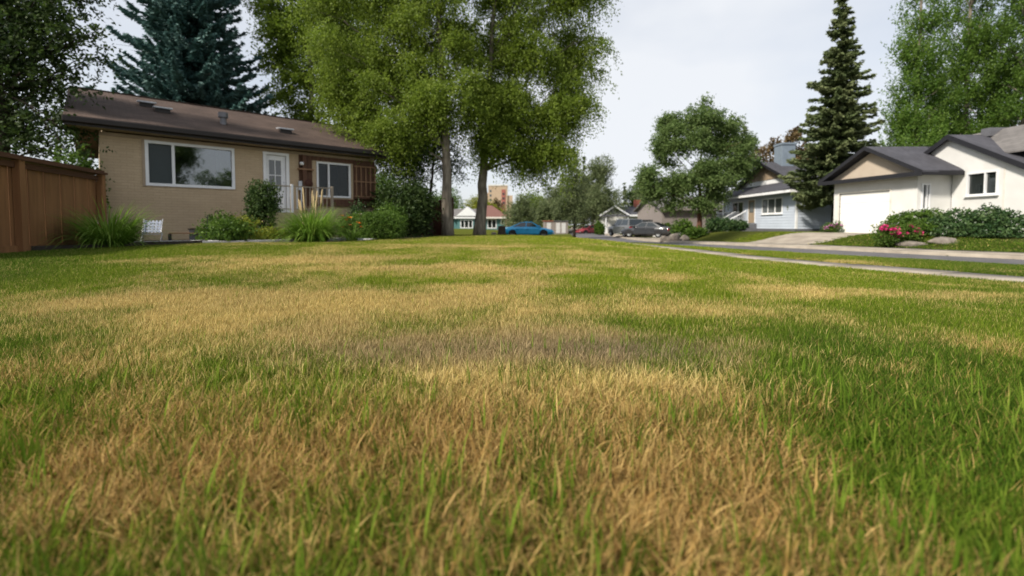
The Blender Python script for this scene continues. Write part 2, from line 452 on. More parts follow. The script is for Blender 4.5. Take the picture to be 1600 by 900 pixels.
# worn patches of the lawn: x, y, half-length, half-depth, how much drier (+) or greener (-)
PATCH = [(-.35, 1.35, .9, .5, .42), (-1.25, 2.7, 1.4, .55, .42), (-2.0, 3.6, 1.5, .6, .55), (.05, 2.4, 1.0, .40, .42), (-3.2, 4.2, 1.2, .5, .40), (-.7, 3.9, .9, .6, .48), (-.4, 4.6, .6, .3, .3),
         (-3.9, 7.2, 2.2, .9, .50), (-1.9, 10, 2.2, 1.2, .34), (-.6, 5.9, 1.0, .6, .32), (.3, 8.0, 1.4, .8, .22), (3.2, 4.5, 1.1, .40, .45), (1.1, 3.5, .6, .3, .2), (5.0, 4.4, .8, .4, .42), (2.4, 5.6, .8, .4, .2),
         (.6, 1.25, .4, .35, .15), (-2.1, 2.0, .5, .4, .2), (-2.1, 6.2, .8, .35, .25), (1.25, 1.0, .4, .3, -.25), (.25, 1.75, .6, .25, .2),
         (1.5, 1.5, .45, .55, -.34), (1.9, 2.3, .9, .8, -.30), (2.6, 2.6, .35, .2, .25), (1.35, 1.15, .45, .45, -.30), (.75, 2.95, .5, .3, -.30), (.9, 4.8, 1.1, .9, -.25), (-1.55, 5.1, .75, .3, -.42), (-.75, 4.9, .3, .2, -.3), (2.8, 3.3, .9, .5, -.25),
         (-2.9, 2.6, .5, .7, -.30), (-4.9, 5.6, 1.1, 1.4, -.36), (-7.2, 8.6, 1.8, 2.0, -.5), (3.4, 7, 1.4, 3, -.2), (0, 17, 9, 4, -.12), (-2.3, 8.2, .5, .4, -.3), (-1.2, 7.2, .6, .3, -.25), (-1.1, .9, .35, .15, -.12), (.2, .8, .5, .12, -.12), (-.6, 1.0, .3, .12, -.1)]
def dryness(x, y):
    d = .27 + .42 * (vnoise(x, y, .55, 1) - .5) + .34 * (vnoise(x, y, 1.6, 2) - .5) + .34 * (vnoise(x, y, .32, 5) - .5) + .30 * (vnoise(x, y, .18, 3) - .5) + .22 * (vnoise(x, y, .09, 4) - .5)
    for a, b, rx, ry, k in PATCH: d = d + k * np.exp(-(((x - a) / rx) ** 2 + ((y - b) / ry) ** 2))
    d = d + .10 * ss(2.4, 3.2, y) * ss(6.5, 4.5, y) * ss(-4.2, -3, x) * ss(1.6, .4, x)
    far = ss(26, 34, y); right = ss(-1.0, 1.0, sdist(ROAD, x, y))
    w = np.maximum(far, right)
    d = d * (1 - w) + .10 * w
    sw = ss(.4, 2.0, sdist(SIDE, x, y))          # the boulevard strip is greener
    d = d * (1 - .75 * sw)
    return np.clip(.5 + (d - .42) * 1.55, .07, .93)
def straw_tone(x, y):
    """0 rusty straw, .5 pale straw, 1 darker grey brown"""
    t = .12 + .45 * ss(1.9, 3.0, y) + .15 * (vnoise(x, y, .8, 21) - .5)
    for a, b, rx, ry, k in ((-.1, 2.3, 1.3, .5, .45), (.9, 2.25, .8, .45, .40), (-1.2, 2.15, .8, .40, .32)): t = t + k * np.exp(-(((x - a) / rx) ** 2 + ((y - b) / ry) ** 2))  # greyer brown band across the middle of the lawn
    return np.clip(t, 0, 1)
def green_tone(x, y):
    """0 deep blue green, 1 yellow green"""
    t = .30 + .5 * ss(3, 6, y) * np.exp(-((x - .6) / (2.2 + .35 * y)) ** 2) - .35 * np.exp(-(((x - 1.7) / 1.0) ** 2 + ((y - 1.9) / 1.2) ** 2)) + .3 * (vnoise(x, y, .9, 22) - .5)
    return np.clip(t - .3 * ss(1.5, 4, np.abs(x) - .55 * y), 0, 1)

xs = np.unique(np.concatenate([np.linspace(-45, 45, 226), np.linspace(-12, 22, 171), np.linspace(-420, -45, 26), np.linspace(45, 420, 26)]))
ys = np.unique(np.concatenate([np.linspace(-30, 0, 40), np.linspace(0, 50, 251), np.linspace(50, 130, 81), np.linspace(130, 1400, 40)]))
gx, gy = np.meshgrid(xs, ys)
gz = height(gx, gy)
nx, ny = len(xs), len(ys)
idx = np.arange(nx * ny).reshape(ny, nx)
GF = np.stack([idx[:-1, :-1], idx[:-1, 1:], idx[1:, 1:], idx[1:, :-1]], -1).reshape(-1, 4)

def lawn_nodes(name, instanced):
    m, nt, N, L, P = new_mat(name)
    P.inputs['Roughness'].default_value = .75
    P.inputs['Specular IOR Level'].default_value = .05
    d = N.new("ShaderNodeAttribute"); d.attribute_name = 'dry'
    if instanced: d.attribute_type = 'INSTANCER'
    if instanced:
        hv = N.new("ShaderNodeAttribute"); hv.attribute_type = 'INSTANCER'; hv.attribute_name = 'hv'
        r1 = N.new("ShaderNodeAttribute"); r1.attribute_name = 'r1'
        ad = N.new("ShaderNodeMath"); ad.operation = 'ADD'; L.new(hv.outputs['Fac'], ad.inputs[0]); L.new(r1.outputs['Fac'], ad.inputs[1])
        fr = N.new("ShaderNodeMath"); fr.operation = 'FRACT'; L.new(ad.outputs[0], fr.inputs[0]); rnd = fr.outputs[0]
        r2 = N.new("ShaderNodeAttribute"); r2.attribute_name = 'r2'; rnd2 = r2.outputs['Fac']
        k = 7.0
    else:
        g = N.new("ShaderNodeNewGeometry")
        n1 = N.new("ShaderNodeTexNoise"); n1.inputs['Scale'].default_value = 30; n1.inputs['Detail'].default_value = 6
        n2 = N.new("ShaderNodeTexNoise"); n2.inputs['Scale'].default_value = 75; n2.inputs['Detail'].default_value = 4
        L.new(g.outputs['Position'], n1.inputs['Vector']); L.new(g.outputs['Position'], n2.inputs['Vector'])
        rnd, rnd2 = n1.outputs['Fac'], n2.outputs['Fac']
        k = 3.0
    sb = N.new("ShaderNodeMath"); sb.operation = 'SUBTRACT'; L.new(d.outputs['Fac'], sb.inputs[0]); L.new(rnd, sb.inputs[1])
    ma = N.new("ShaderNodeMath"); ma.operation = 'MULTIPLY_ADD'; ma.use_clamp = True; ma.inputs[1].default_value = k; ma.inputs[2].default_value = .5
    L.new(sb.outputs[0], ma.inputs[0])
    def ramp(cols):
        r = N.new("ShaderNodeValToRGB"); e = r.color_ramp.elements
        e[0].color = (*cols[0], 1); e[1].color = (*cols[-1], 1)
        for i, c in enumerate(cols[1:-1]):
            q = e.new((i + 1) / (len(cols) - 1)); q.color = (*c, 1)
        L.new(rnd2, r.inputs['Fac']); return r
    def attr(nm):
        q = N.new("ShaderNodeAttribute"); q.attribute_name = nm
        if instanced: q.attribute_type = 'INSTANCER'
        return q.outputs['Fac']
    def blend(f, p, q):
        m_ = N.new("ShaderNodeMix"); m_.data_type = 'RGBA'; L.new(f, m_.inputs['Factor']); L.new(p.outputs[0] if not hasattr(p, 'is_output') else p, m_.inputs['A']); L.new(q.outputs[0] if not hasattr(q, 'is_output') else q, m_.inputs['B'])
        return m_.outputs['Result']
    def pick(f, a, c):
        m_ = N.new("ShaderNodeMapRange"); m_.inputs['From Min'].default_value = a; m_.inputs['From Max'].default_value = c; L.new(f, m_.inputs['Value']); return m_.outputs[0]
    gr = blend(attr('gt'), ramp([(.023, .052, .006), (.048, .098, .009), (.086, .152, .014), (.14, .20, .025)]), ramp([(.075, .138, .006), (.150, .232, .010), (.245, .31, .018), (.34, .355, .04)]))
    st = attr('st')
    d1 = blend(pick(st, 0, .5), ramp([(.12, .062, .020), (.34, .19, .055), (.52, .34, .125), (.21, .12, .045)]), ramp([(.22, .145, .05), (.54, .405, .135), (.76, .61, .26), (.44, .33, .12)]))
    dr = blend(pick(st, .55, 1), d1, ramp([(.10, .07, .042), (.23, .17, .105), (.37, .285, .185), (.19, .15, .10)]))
    mx = N.new("ShaderNodeMix"); mx.data_type = 'RGBA'
    L.new(ma.outputs[0], mx.inputs['Factor']); L.new(gr, mx.inputs['A']); L.new(dr, mx.inputs['B'])
    L.new(mx.outputs['Result'], P.inputs['Base Color'])
    if instanced:
        tr = N.new("ShaderNodeBsdfTranslucent"); L.new(mx.outputs['Result'], tr.inputs['Color'])
        ms = N.new("ShaderNodeMixShader"); ms.inputs[0].default_value = .28
        L.new(P.outputs[0], ms.inputs[1]); L.new(tr.outputs[0], ms.inputs[2]); L.new(ms.outputs[0], N["Material Output"].inputs['Surface'])
    else:
        # soil and thatch between the blades
        mm = N.new("ShaderNodeMix"); mm.data_type = 'RGBA'; mm.inputs['Factor'].default_value = .7
        mm.inputs['B'].default_value = (.045, .032, .02, 1)
        L.new(mx.outputs['Result'], mm.inputs['A']); L.new(mm.outputs['Result'], P.inputs['Base Color'])
        b = N.new("ShaderNodeBump"); b.inputs['Strength'].default_value = .6; b.inputs['Distance'].default_value = .03
        L.new(n1.outputs['Fac'], b.inputs['Height']); L.new(b.outputs[0], P.inputs['Normal'])
        P.inputs['Roughness'].default_value = 1.0
        P.inputs['Specular IOR Level'].default_value = 0.0
    return m
M['ground'] = lawn_nodes('lawn soil and thatch', False)
M['grass'] = lawn_nodes('lawn blades', True)

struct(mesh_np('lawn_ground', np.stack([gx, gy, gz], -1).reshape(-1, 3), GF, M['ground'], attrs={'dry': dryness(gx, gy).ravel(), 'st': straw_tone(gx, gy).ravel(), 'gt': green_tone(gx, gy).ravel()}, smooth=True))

def ribbon(name, poly, offs, zf, m, y0=None):
    """strip along a polyline; offs: list of (offset to the right, dz) making its cross-section"""
    P = np.array(poly); T = np.gradient(P, axis=0); T /= np.linalg.norm(T, axis=1)[:, None]
    Nn = np.stack([T[:, 1], -T[:, 0]], -1)
    V = []
    for o, dz in offs:
        q = P + Nn * o; V.append(np.column_stack([q, zf(q[:, 0], q[:, 1], P[:, 1]) + dz]))
    n = len(P); k = len(offs); V = np.concatenate(V); F = []
    for a in range(k - 1):
        for i in range(n - 1): F.append((a * n + i, (a + 1) * n + i, (a + 1) * n + i + 1, a * n + i + 1))
    return struct(mesh_np(name, V, np.array(F), m))
fine = lambda P: np.column_stack([np.interp(np.linspace(0, len(P) - 1, len(P) * 4), np.arange(len(P)), P[:, i]) for i in (0, 1)])
RF, SF, BF = fine(ROAD), fine(SIDE), fine(BRANCH)
zroad = lambda x, y, cy: road_z(cy)
ribbon('road', RF, [(-HW, 0), (-.8, .02), (.8, .02), (HW, 0)], zroad, M['asphalt'])
ribbon('side_street', BF, [(-2.0, .012), (0, .02), (2.0, .012)], lambda x, y, cy: np.full(len(x), -.6), M['asphalt'])
ribbon('kerb', RF, [(HW - .02, -.05), (HW - .02, .10), (HW + .16, .115), (HW + .16, -.05)], zroad, M['concrete'])
def slabs(name, poly, o0, o1, zf, dz, m, step):
    """a pavement of cast slabs with open joints, each slab a part"""
    par = bpy.data.objects.new(name, None); C.objects.link(par); struct(par)
    P = np.array(poly); ln = np.concatenate([[0], np.cumsum(np.linalg.norm(np.diff(P, axis=0), axis=1))])
    T = np.gradient(P, axis=0); T /= np.linalg.norm(T, axis=1)[:, None]; Nn = np.stack([T[:, 1], -T[:, 0]], -1)
    at_ = lambda q, A: np.array([np.interp(q, ln, A[:, 0]), np.interp(q, ln, A[:, 1])])
    q = 0
    while q < ln[-1] - step:
        V = []
        tilt = rng.normal(0, .004)
        for e in (q + .012, q + step / 2, q + step - .012):
            c, n_ = at_(e, P), at_(e, Nn)
            for o in (o0, o1):
                w = c + n_ * o; z = float(zf(np.array([w[0]]), np.array([w[1]]), np.array([c[1]]))[0]) + dz + tilt
                V += [(w[0], w[1], z), (w[0], w[1], z - .12)]
        F = [(0, 2, 6, 4), (4, 6, 10, 8), (0, 4, 5, 1), (4, 8, 9, 5), (2, 3, 7, 6), (6, 7, 11, 10), (0, 1, 3, 2), (8, 10, 11, 9)]
        mesh_np('slab', np.array(V), np.array(F), m, par)
        q += step
slabs('far_pavement', RF, HW + .17, HW + 1.75, zroad, .125, M['concrete'], 1.8)
slabs('pavement', SF, -.48, .48, lambda x, y, cy: height(x, y), .03, M['concrete'], 1.5)
def flat_poly(name, pts, dz, m):
    """a paved patch draped over the ground"""
    pts = np.array(pts, float); res = 14
    V = []
    a, b, c, d = pts
    for i in range(res + 1):
        for j in range(res + 1):
            u, v = i / res, j / res
            p = (a * (1 - u) + b * u) * (1 - v) + (d * (1 - u) + c * u) * v
            V.append((p[0], p[1], 0))
    V = np.array(V); V[:, 2] = height(V[:, 0], V[:, 1]) + dz
    F = [(i * (res + 1) + j, (i + 1) * (res + 1) + j, (i + 1) * (res + 1) + j + 1, i * (res + 1) + j + 1) for i in range(res) for j in range(res)]
    return struct(mesh_np(name, V, np.array(F), m))
flat_poly('driveway', [(13.4, 21.2), (12.8, 25.4), (17.75, 24.9), (18.35, 21.4)], .025, M['concrete'])
flat_poly('driveway', [(11.3, 36), (11.5, 45), (22, 45), (22, 38)], .03, M['concrete'])
flat_poly('garden_bed', [(-9.6, 8.8), (-3.2, 14.0), (-3.3, 22), (-16, 16)], .03, M['soil'])

# ------------------------------------------------------------------ lawn blades (tufts instanced on points)
TUFTS = bpy.data.collections.new("grass tufts")
def tuft(i, n, rad, h, w, seg, bend, lie=0.0, seed=0):
    g = np.random.default_rng(100 + seed)
    V, F, r1, r2 = [], [], [], []
    for k in range(n):
        rr = rad * math.sqrt(g.random()); a = g.random() * 6.283
        o = np.array([rr * math.cos(a), rr * math.sin(a), -.004])
        hh = g.uniform(*h); ww = g.uniform(*w) * (1.7 if g.random() < .12 else 1.0); az = g.random() * 6.283
        d = np.array([math.cos(az), math.sin(az), 0]); sd = g.random() * 6.283
        side = np.array([math.cos(sd), math.sin(sd), 0]) * .35 + np.array([-d[1], d[0], 0]) * .65
        side /= np.linalg.norm(side)
        t0 = g.uniform(.03, .3) + lie * g.uniform(.3, 1.0); bb = g.uniform(*bend)
        p = o.copy(); b = len(V); kink = g.normal(0, .55); wav = g.normal(0, .22); wp = g.random() * 6
        a1, a2 = g.random(), g.random()
        for s in range(seg + 1):
            f = s / seg
            wd = ww * (1 - f ** 1.8) * .5 + .0002
            tw = side * math.cos(kink * f) + d * math.sin(kink * f)
            V.append(p - tw * wd); V.append(p + tw * wd); r1 += [a1, a1]; r2 += [a2, a2]
            ang = t0 + bb * f + wav * math.sin(5 * f + wp)
            p = p + (d * math.sin(ang) + np.array([0, 0, math.cos(ang)])) * hh / seg
            p[2] = max(p[2], .003)
        F += [(b + 2 * s, b + 2 * s + 1, b + 2 * s + 3, b + 2 * s + 2) for s in range(seg)]
    me = bpy.data.meshes.new("tuft"); V = np.array(V, np.float32)
    me.from_pydata(V.tolist(), [], F); me.materials.append(M['grass'])
    for nm, av in (('r1', r1), ('r2', r2)):
        q = me.attributes.new(nm, 'FLOAT', 'POINT'); q.data.foreach_set("value", np.array(av, np.float32))
    me.polygons.foreach_set("use_smooth", np.ones(len(me.polygons), bool)); me.update()
    TUFTS.objects.link(bpy.data.objects.new("tuft_%02d" % i, me))
# 0-3 near turf, 4-5 tall green, 6-7 lying straw, 8-10 mid turf, 11-12 far turf
for i in range(4): tuft(i, 56, .065, (.04, .098), (.0019, .0037), 5, (.05, 1.2), .12, i)
for i in range(4, 6): tuft(i, 4, .03, (.10, .19), (.0045, .0080), 6, (.05, .8), 0, i)
for i in range(6, 8): tuft(i, 44, .07, (.055, .115), (.0018, .0034), 5, (.2, 1.5), .8, i)
for i in range(8, 11): tuft(i, 170, .17, (.035, .075), (.0028, .0050), 3, (.1, 1.2), .15, i)
for i in range(11, 13): tuft(i, 150, .42, (.035, .065), (.008, .013), 2, (.1, 1.1), .2, i)
for i in range(13, 16): tuft(i, 70, .075, (.03, .07), (.0018, .0032), 4, (.05, 1.1), .12, i)

PTS = []
def scatter(y0, y1, dens, kinds, mar=.08, gk=1.0, fade=None, taper=None, sc=(.8, 1.25), dry_fn=None, keep=None, amax=1.33):
    area = amax * (y1 ** 2 - y0 ** 2); n = int(area * dens)
    y = np.sqrt(rng.random(n) * (y1 ** 2 - y0 ** 2) + y0 ** 2); x = (rng.random(n) * 2 - 1) * amax * y
    s = sdist(SIDE, x, y); r_ = sdist(ROAD, x, y); b_ = np.abs(sdist(BRANCH, x, y))
    ok = (np.abs(s) > .47 + mar) & (np.abs(r_) > HW + .10 + mar) & ~in_poly(BED, x, y) & (b_ > 2.1)
    ok &= ~((r_ > 0) & (r_ < HW + 1.76 + mar))
    ok &= ~in_poly(np.array([(13.4, 21.2), (12.8, 25.4), (17.75, 24.9), (18.35, 21.4)]), x, y)
    ok &= ~((x > 17.6) & (y > 15) & (y < 45))
    D = dryness(x, y)
    if keep is not None: ok &= rng.random(n) < keep(x, y, D)
    if fade is not None: ok &= rng.random(n) < ss(fade[1], fade[0], y + .35 * (vnoise(x, y, .35, 33) - .5))
    x, y, D = x[ok], y[ok], D[ok]
    if dry_fn is not None: D = dry_fn(D)
    k = rng.choice(kinds, len(x))
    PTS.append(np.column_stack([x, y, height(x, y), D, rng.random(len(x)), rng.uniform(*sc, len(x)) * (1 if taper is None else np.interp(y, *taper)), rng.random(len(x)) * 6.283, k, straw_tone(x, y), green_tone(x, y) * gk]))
scatter(.45, 1.6, 520, [0, 1, 2, 3], sc=(.8, 1.25))
scatter(1.55, 3.0, 560, [0, 1, 2, 3], fade=(2.0, 3.0), taper=([1.5, 3.0], [1.0, .70]))
scatter(.45, 3.0, 330, [6, 7], fade=(2.0, 3.0), taper=([1.5, 3.0], [1.0, .6]), dry_fn=lambda D: np.clip(D + .35, 0, .98), keep=lambda x, y, D: ss(.3, .7, D))
scatter(.45, 3.2, 300, [4, 5], gk=.25, fade=(1.5, 3.2), taper=([1.2, 3.2], [1.0, .55]), dry_fn=lambda D: D * .22, keep=lambda x, y, D: np.clip(.28 + .8 * vnoise(x, y, .3, 9) * (1 - .4 * D) - .15, 0.05, 1))
scatter(1.9, 3.6, 420, [0, 1, 2, 3], sc=(.6, .95), keep=lambda x, y, D: ss(1.9, 2.7, y))
scatter(2.0, 5.8, 560, [13, 14, 15], sc=(.85, 1.3), keep=lambda x, y, D: ss(1.9, 2.8, y))
scatter(2.4, 5.0, 120, [6, 7], sc=(.5, .85), dry_fn=lambda D: np.clip(D + .3, 0, .98), keep=lambda x, y, D: ss(.3, .7, D))
scatter(2.2, 7, 22, [4, 5], dry_fn=lambda D: D * .22, sc=(.45, .8))
scatter(5.6, 12, 125, [8, 9, 10], mar=.17)
scatter(11.8, 27, 22, [11, 12], mar=.38, amax=1.25)
PTS = np.concatenate(PTS)
me = bpy.data.meshes.new("lawn_grass")
me.vertices.add(len(PTS)); me.vertices.foreach_set("co", PTS[:, :3].astype(np.float32).ravel())
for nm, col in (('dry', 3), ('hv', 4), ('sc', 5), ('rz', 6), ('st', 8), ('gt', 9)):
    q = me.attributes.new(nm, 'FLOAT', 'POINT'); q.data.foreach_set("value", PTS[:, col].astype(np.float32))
q = me.attributes.new('vi', 'INT', 'POINT'); q.data.foreach_set("value", PTS[:, 7].astype(np.int32))
me.materials.append(M['grass'])
lawn = stuff(link(bpy.data.objects.new("lawn_grass", me)))
ng = bpy.data.node_groups.new("blades on points", 'GeometryNodeTree')
ng.interface.new_socket("Geometry", in_out='INPUT', socket_type='NodeSocketGeometry')
ng.interface.new_socket("Geometry", in_out='OUTPUT', socket_type='NodeSocketGeometry')
N, L = ng.nodes, ng.links
gi, go = N.new('NodeGroupInput'), N.new('NodeGroupOutput')
m2p = N.new('GeometryNodeMeshToPoints')
ci = N.new('GeometryNodeCollectionInfo'); ci.inputs['Collection'].default_value = TUFTS
ci.inputs['Separate Children'].default_value = True; ci.inputs['Reset Children'].default_value = True
ip = N.new('GeometryNodeInstanceOnPoints'); ip.inputs['Pick Instance'].default_value = True
def na(nm, ty):
    a = N.new('GeometryNodeInputNamedAttribute'); a.data_type = ty; a.inputs['Name'].default_value = nm; return a.outputs[0]
cb = N.new('ShaderNodeCombineXYZ')
L.new(gi.outputs[0], m2p.inputs[0]); L.new(m2p.outputs[0], ip.inputs['Points'])
L.new(ci.outputs[0], ip.inputs['Instance']); L.new(na('vi', 'INT'), ip.inputs['Instance Index'])
L.new(na('rz', 'FLOAT'), cb.inputs['Z']); L.new(cb.outputs[0], ip.inputs['Rotation'])
L.new(na('sc', 'FLOAT'), ip.inputs['Scale']); L.new(ip.outputs[0], go.inputs[0])
md = lawn.modifiers.new("blades", 'NODES'); md.node_group = ng

# ================================================================== foliage builders
def leaf_quads(P, D, L_, W_, g):
    """one rhombus per leaf: P centres, D long directions"""
    n = len(P)
    D = D / (np.linalg.norm(D, axis=1)[:, None] + 1e-9)
    r = g.normal(size=(n, 3)); s = np.cross(D, r); s /= (np.linalg.norm(s, axis=1)[:, None] + 1e-9)
    L_ = np.broadcast_to(L_, (n,))[:, None] * .5; W_ = np.broadcast_to(W_, (n,))[:, None] * .5
    V = np.stack([P - D * L_, P + s * W_ - D * L_ * .15, P + D * L_, P - s * W_ - D * L_ * .15], 1).reshape(-1, 3)
    return V, np.arange(4 * n).reshape(n, 4)

def unit(g, n):
    v = g.normal(size=(n, 3)); return v / np.linalg.norm(v, axis=1)[:, None]

def twig_leaves(clumps, ntwig, per, length, droop, g, shell=.5, spread=.06, up=0.0):
    """leaf positions, directions and tone: sprigs set through the clumps' volume"""
    cl = np.array(clumps, float); vol = (cl[:, 3] * cl[:, 4] * cl[:, 5]) ** .75
    k = g.choice(len(cl), ntwig, p=vol / vol.sum())
    u = unit(g, ntwig); rr = (shell + (1 - shell) * g.random(ntwig) ** .6)[:, None]
    o = cl[k, :3] + u * rr * cl[k, 3:6]
    d = u * .7 + unit(g, ntwig) * .7; d[:, 2] += up
    d /= np.linalg.norm(d, axis=1)[:, None]
    ln = length * g.uniform(.5, 1.3, ntwig)
    t = g.random((ntwig, per))
    P = o[:, None, :] + d[:, None, :] * (ln[:, None] * t)[..., None]
    P[..., 2] -= droop * (t ** 1.6) * ln[:, None]
    P = P + g.normal(size=P.shape) * spread
    D = d[:, None, :] * .5 + g.normal(size=P.shape) * .75
    D[..., 2] -= droop * .9
    tw = g.random(ntwig)
    tone = np.clip(.72 * tw[:, None] + .28 * g.random((ntwig, per)), 0, 1)
    return P.reshape(-1, 3), D.reshape(-1, 3), tone.ravel()

def limb(b, p0, p1, r0, r1, g, n=5, wob=.06, seg=7):
    p0, p1 = np.array(p0, float), np.array(p1, float); ln = np.linalg.norm(p1 - p0)
    pts = []
    for i in range(n + 1):
        t = i / n; p = p0 + (p1 - p0) * t
        if 0 < i: p = p + g.normal(size=3) * wob * ln * .5 * (t if i < n else .3)
        p[2] += math.sin(t * math.pi) * ln * .06
        pts.append(p)
    b.tube(pts, [r0 + (r1 - r0) * (i / n) ** .8 for i in range(n + 1)], seg)
    return pts

def sub_clumps(cl, k, f, g):
    """each bough broken into k smaller leaf masses, with gaps between"""
    out = []
    for x, y, z, rx, ry, rz in cl:
        for i in range(k):
            u = unit(g, 1)[0] * (.35 + .6 * g.random() ** .7)
            q = g.uniform(.6, 1.35) * f
            out.append((x + u[0] * rx, y + u[1] * ry, z + u[2] * rz, rx * q, ry * q, rz * q * .72))
    return out

def tree(name, label, cat, base, trunk, r0, clumps, ntwig, per, leaf, m, bark='bark', group=None, length=.8, droop=.5, shell=.5, spread=.06, seed=0, up=0, flare=1.5, twigs=2, aspect=.55, split=(7, .40)):
    """trunk: list of offsets from the base; clumps: (x, y, z, rx, ry, rz) about the base"""
    g = np.random.default_rng(seed)
    t = thing(name, label, cat, base, 0, group)
    b = MB(); tp = [np.array(p, float) for p in trunk]; n = len(tp)
    pts, rad = [], []
    for i in range(n - 1):
        for k in range(4):
            f = (i + k / 4) / (n - 1); q = tp[i] + (tp[i + 1] - tp[i]) * k / 4
            pts.append(q + g.normal(size=3) * r0 * .10 * (f > 0)); rad.append(r0 * (1 - .8 * f) * (1 + (flare - 1) * max(0, 1 - f * n * 1.6) ** 2))
    pts.append(tp[-1]); rad.append(r0 * .16)
    pts[0][2] -= .12
    b.tube(pts, rad, 14)
    top = tp[-1][2]
    for c in clumps:
        c = np.array(c)
        zj = min(max(c[2] - .75 * math.hypot(c[0] - tp[-1][0] * .5, c[1]) - .4 * c[5], tp[1][2] * (1.1 + .9 * g.random())), top * .92)
        j = min(range(len(pts)), key=lambda q: abs(pts[q][2] - zj))
        lp = limb(b, pts[j], c[:3], rad[j] * .36, max(.010, r0 * .05), g)
        for q in range(twigs):
            e = c[:3] + unit(g, 1)[0] * c[3:6] * .85
            limb(b, lp[2 + q % 3], e, r0 * .13, .008, g, 4, .1, 5)
    b.obj('trunk', M[bark], t, smooth=True)
    P, D, tone = twig_leaves(sub_clumps(clumps, *split, g) if split else clumps, ntwig, per, length, droop, g, shell, spread, up)
    V, F = leaf_quads(P, D, leaf * g.uniform(.7, 1.25, len(P)), leaf * aspect * g.uniform(.8, 1.2, len(P)), g)
    mesh_np('crown', V, F, M[m], t, {'v': np.repeat(tone, 4)})
    return t

def blob_clumps(c, r, n, rc, g, zmin=None):
    """n sub-clumps filling an ellipsoid c, r"""
    out = []
    for i in range(n):
        u = unit(g, 1)[0] * (g.random() ** .45) * .86
        p = np.array(c) + u * np.array(r)
        if zmin is not None: p[2] = max(p[2], zmin)
        k = g.uniform(.7, 1.25) * rc
        out.append((*p, k, k, k * .8))
    return out

def conifer(name, label, base, H, Rb, m, z0=.8, dz=.36, nb=12, per=60, needle=.2, droop=.35, seed=0, group=None, power=.85, bark='bark_dark', lift=.25, lean=(0, 0), zcut=None, cat='tree'):
    g = np.random.default_rng(seed)
    t = thing(name, label, cat, base, 0, group)
    b = MB(); b.tube([(0, 0, -.1), (lean[0] * .5, lean[1] * .5, H * .5), (lean[0], lean[1], H)], [H * .016, H * .009, .015], 10)
    P, D, T = [], [], []
    z = z0
    while z < (zcut or H * .99):
        f = z / H; rad = Rb * (1 - f) ** power * g.uniform(.82, 1.12)
        n = max(4, int(nb * (.45 + .55 * (1 - f))))
        for k in range(n):
            az = 6.283 * (k + g.random()) / n; r = rad * (g.uniform(.55, 1.22) if g.random() > .1 else g.uniform(1.1, 1.28)); zz = z + g.normal() * dz * .75
            d = np.array([math.cos(az), math.sin(az)])
            np_ = max(8, int(per * (r / Rb) ** 1.1 + 6))
            s = g.random(np_) ** .62                                # along the branch
            wdt = (1 - s) * .42 * r * .55 + .05
            lat = g.uniform(-1, 1, np_)
            zc = zz - droop * r * s * (1.2 - .55 * s) + lift * r * s ** 4 * .5
            q = np.column_stack([d[0] * r * s - d[1] * lat * wdt, d[1] * r * s + d[0] * lat * wdt, zc - np.abs(lat) * wdt * .35 + g.normal(size=np_) * .05])
            dd = np.column_stack([d[0] * .8 - d[1] * lat * .9, d[1] * .8 + d[0] * lat * .9, np.full(np_, -.25 + .1)]) + g.normal(size=(np_, 3)) * .35
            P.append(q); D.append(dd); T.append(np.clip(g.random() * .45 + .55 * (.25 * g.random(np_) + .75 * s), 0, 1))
            if k % 2 == 0: b.tube([(0, 0, zz), (d[0] * r * .5, d[1] * r * .5, zz - droop * r * .46), (d[0] * r * .92, d[1] * r * .92, zz - droop * r * .6)], [max(.012, r * .012), .012, .006], 4, False)
        z += dz * g.uniform(.8, 1.2)
    P, D, T = np.concatenate(P), np.concatenate(D), np.concatenate(T)
    P[:, 0] += lean[0] * P[:, 2] / H; P[:, 1] += lean[1] * P[:, 2] / H
    b.obj('trunk', M[bark], t, smooth=True)
    n = len(P)
    V, F = leaf_quads(P, D, needle * g.uniform(.7, 1.4, n), needle * .42 * g.uniform(.7, 1.3, n), g)
    mesh_np('crown', V, F, M[m], t, {'v': np.repeat(T, 4)})
    return t

def bush(name, label, cat, base, clumps, ntwig, per, leaf, m, group=None, length=.25, droop=.15, shell=.55, seed=0, up=.3, spread=.03, stems=9, aspect=.55, bark='stem'):
    g = np.random.default_rng(seed)
    t = thing(name, label, cat, base, 0, group)
    b = MB()
    for i in range(stems):
        c = clumps[i % len(clumps)]
        limb(b, (c[0] * .3 + g.normal() * .05, c[1] * .3 + g.normal() * .05, -.03), (c[0] + g.normal() * c[3] * .4, c[1] + g.normal() * c[4] * .4, c[2] + c[5] * .6), .018, .005, g, 4, .08, 5)
    b.obj('stem', M[bark], t, smooth=True)
    P, D, tone = twig_leaves(clumps, ntwig, per, length, droop, g, shell, spread, up)
    P[:, 2] = np.where(P[:, 2] < .01, .01 + np.abs(P[:, 2]) * .2, P[:, 2])
    V, F = leaf_quads(P, D, leaf * g.uniform(.7, 1.25, len(P)), leaf * aspect, g)
    mesh_np('foliage', V, F, M[m], t, {'v': np.repeat(tone, 4)})
    return t

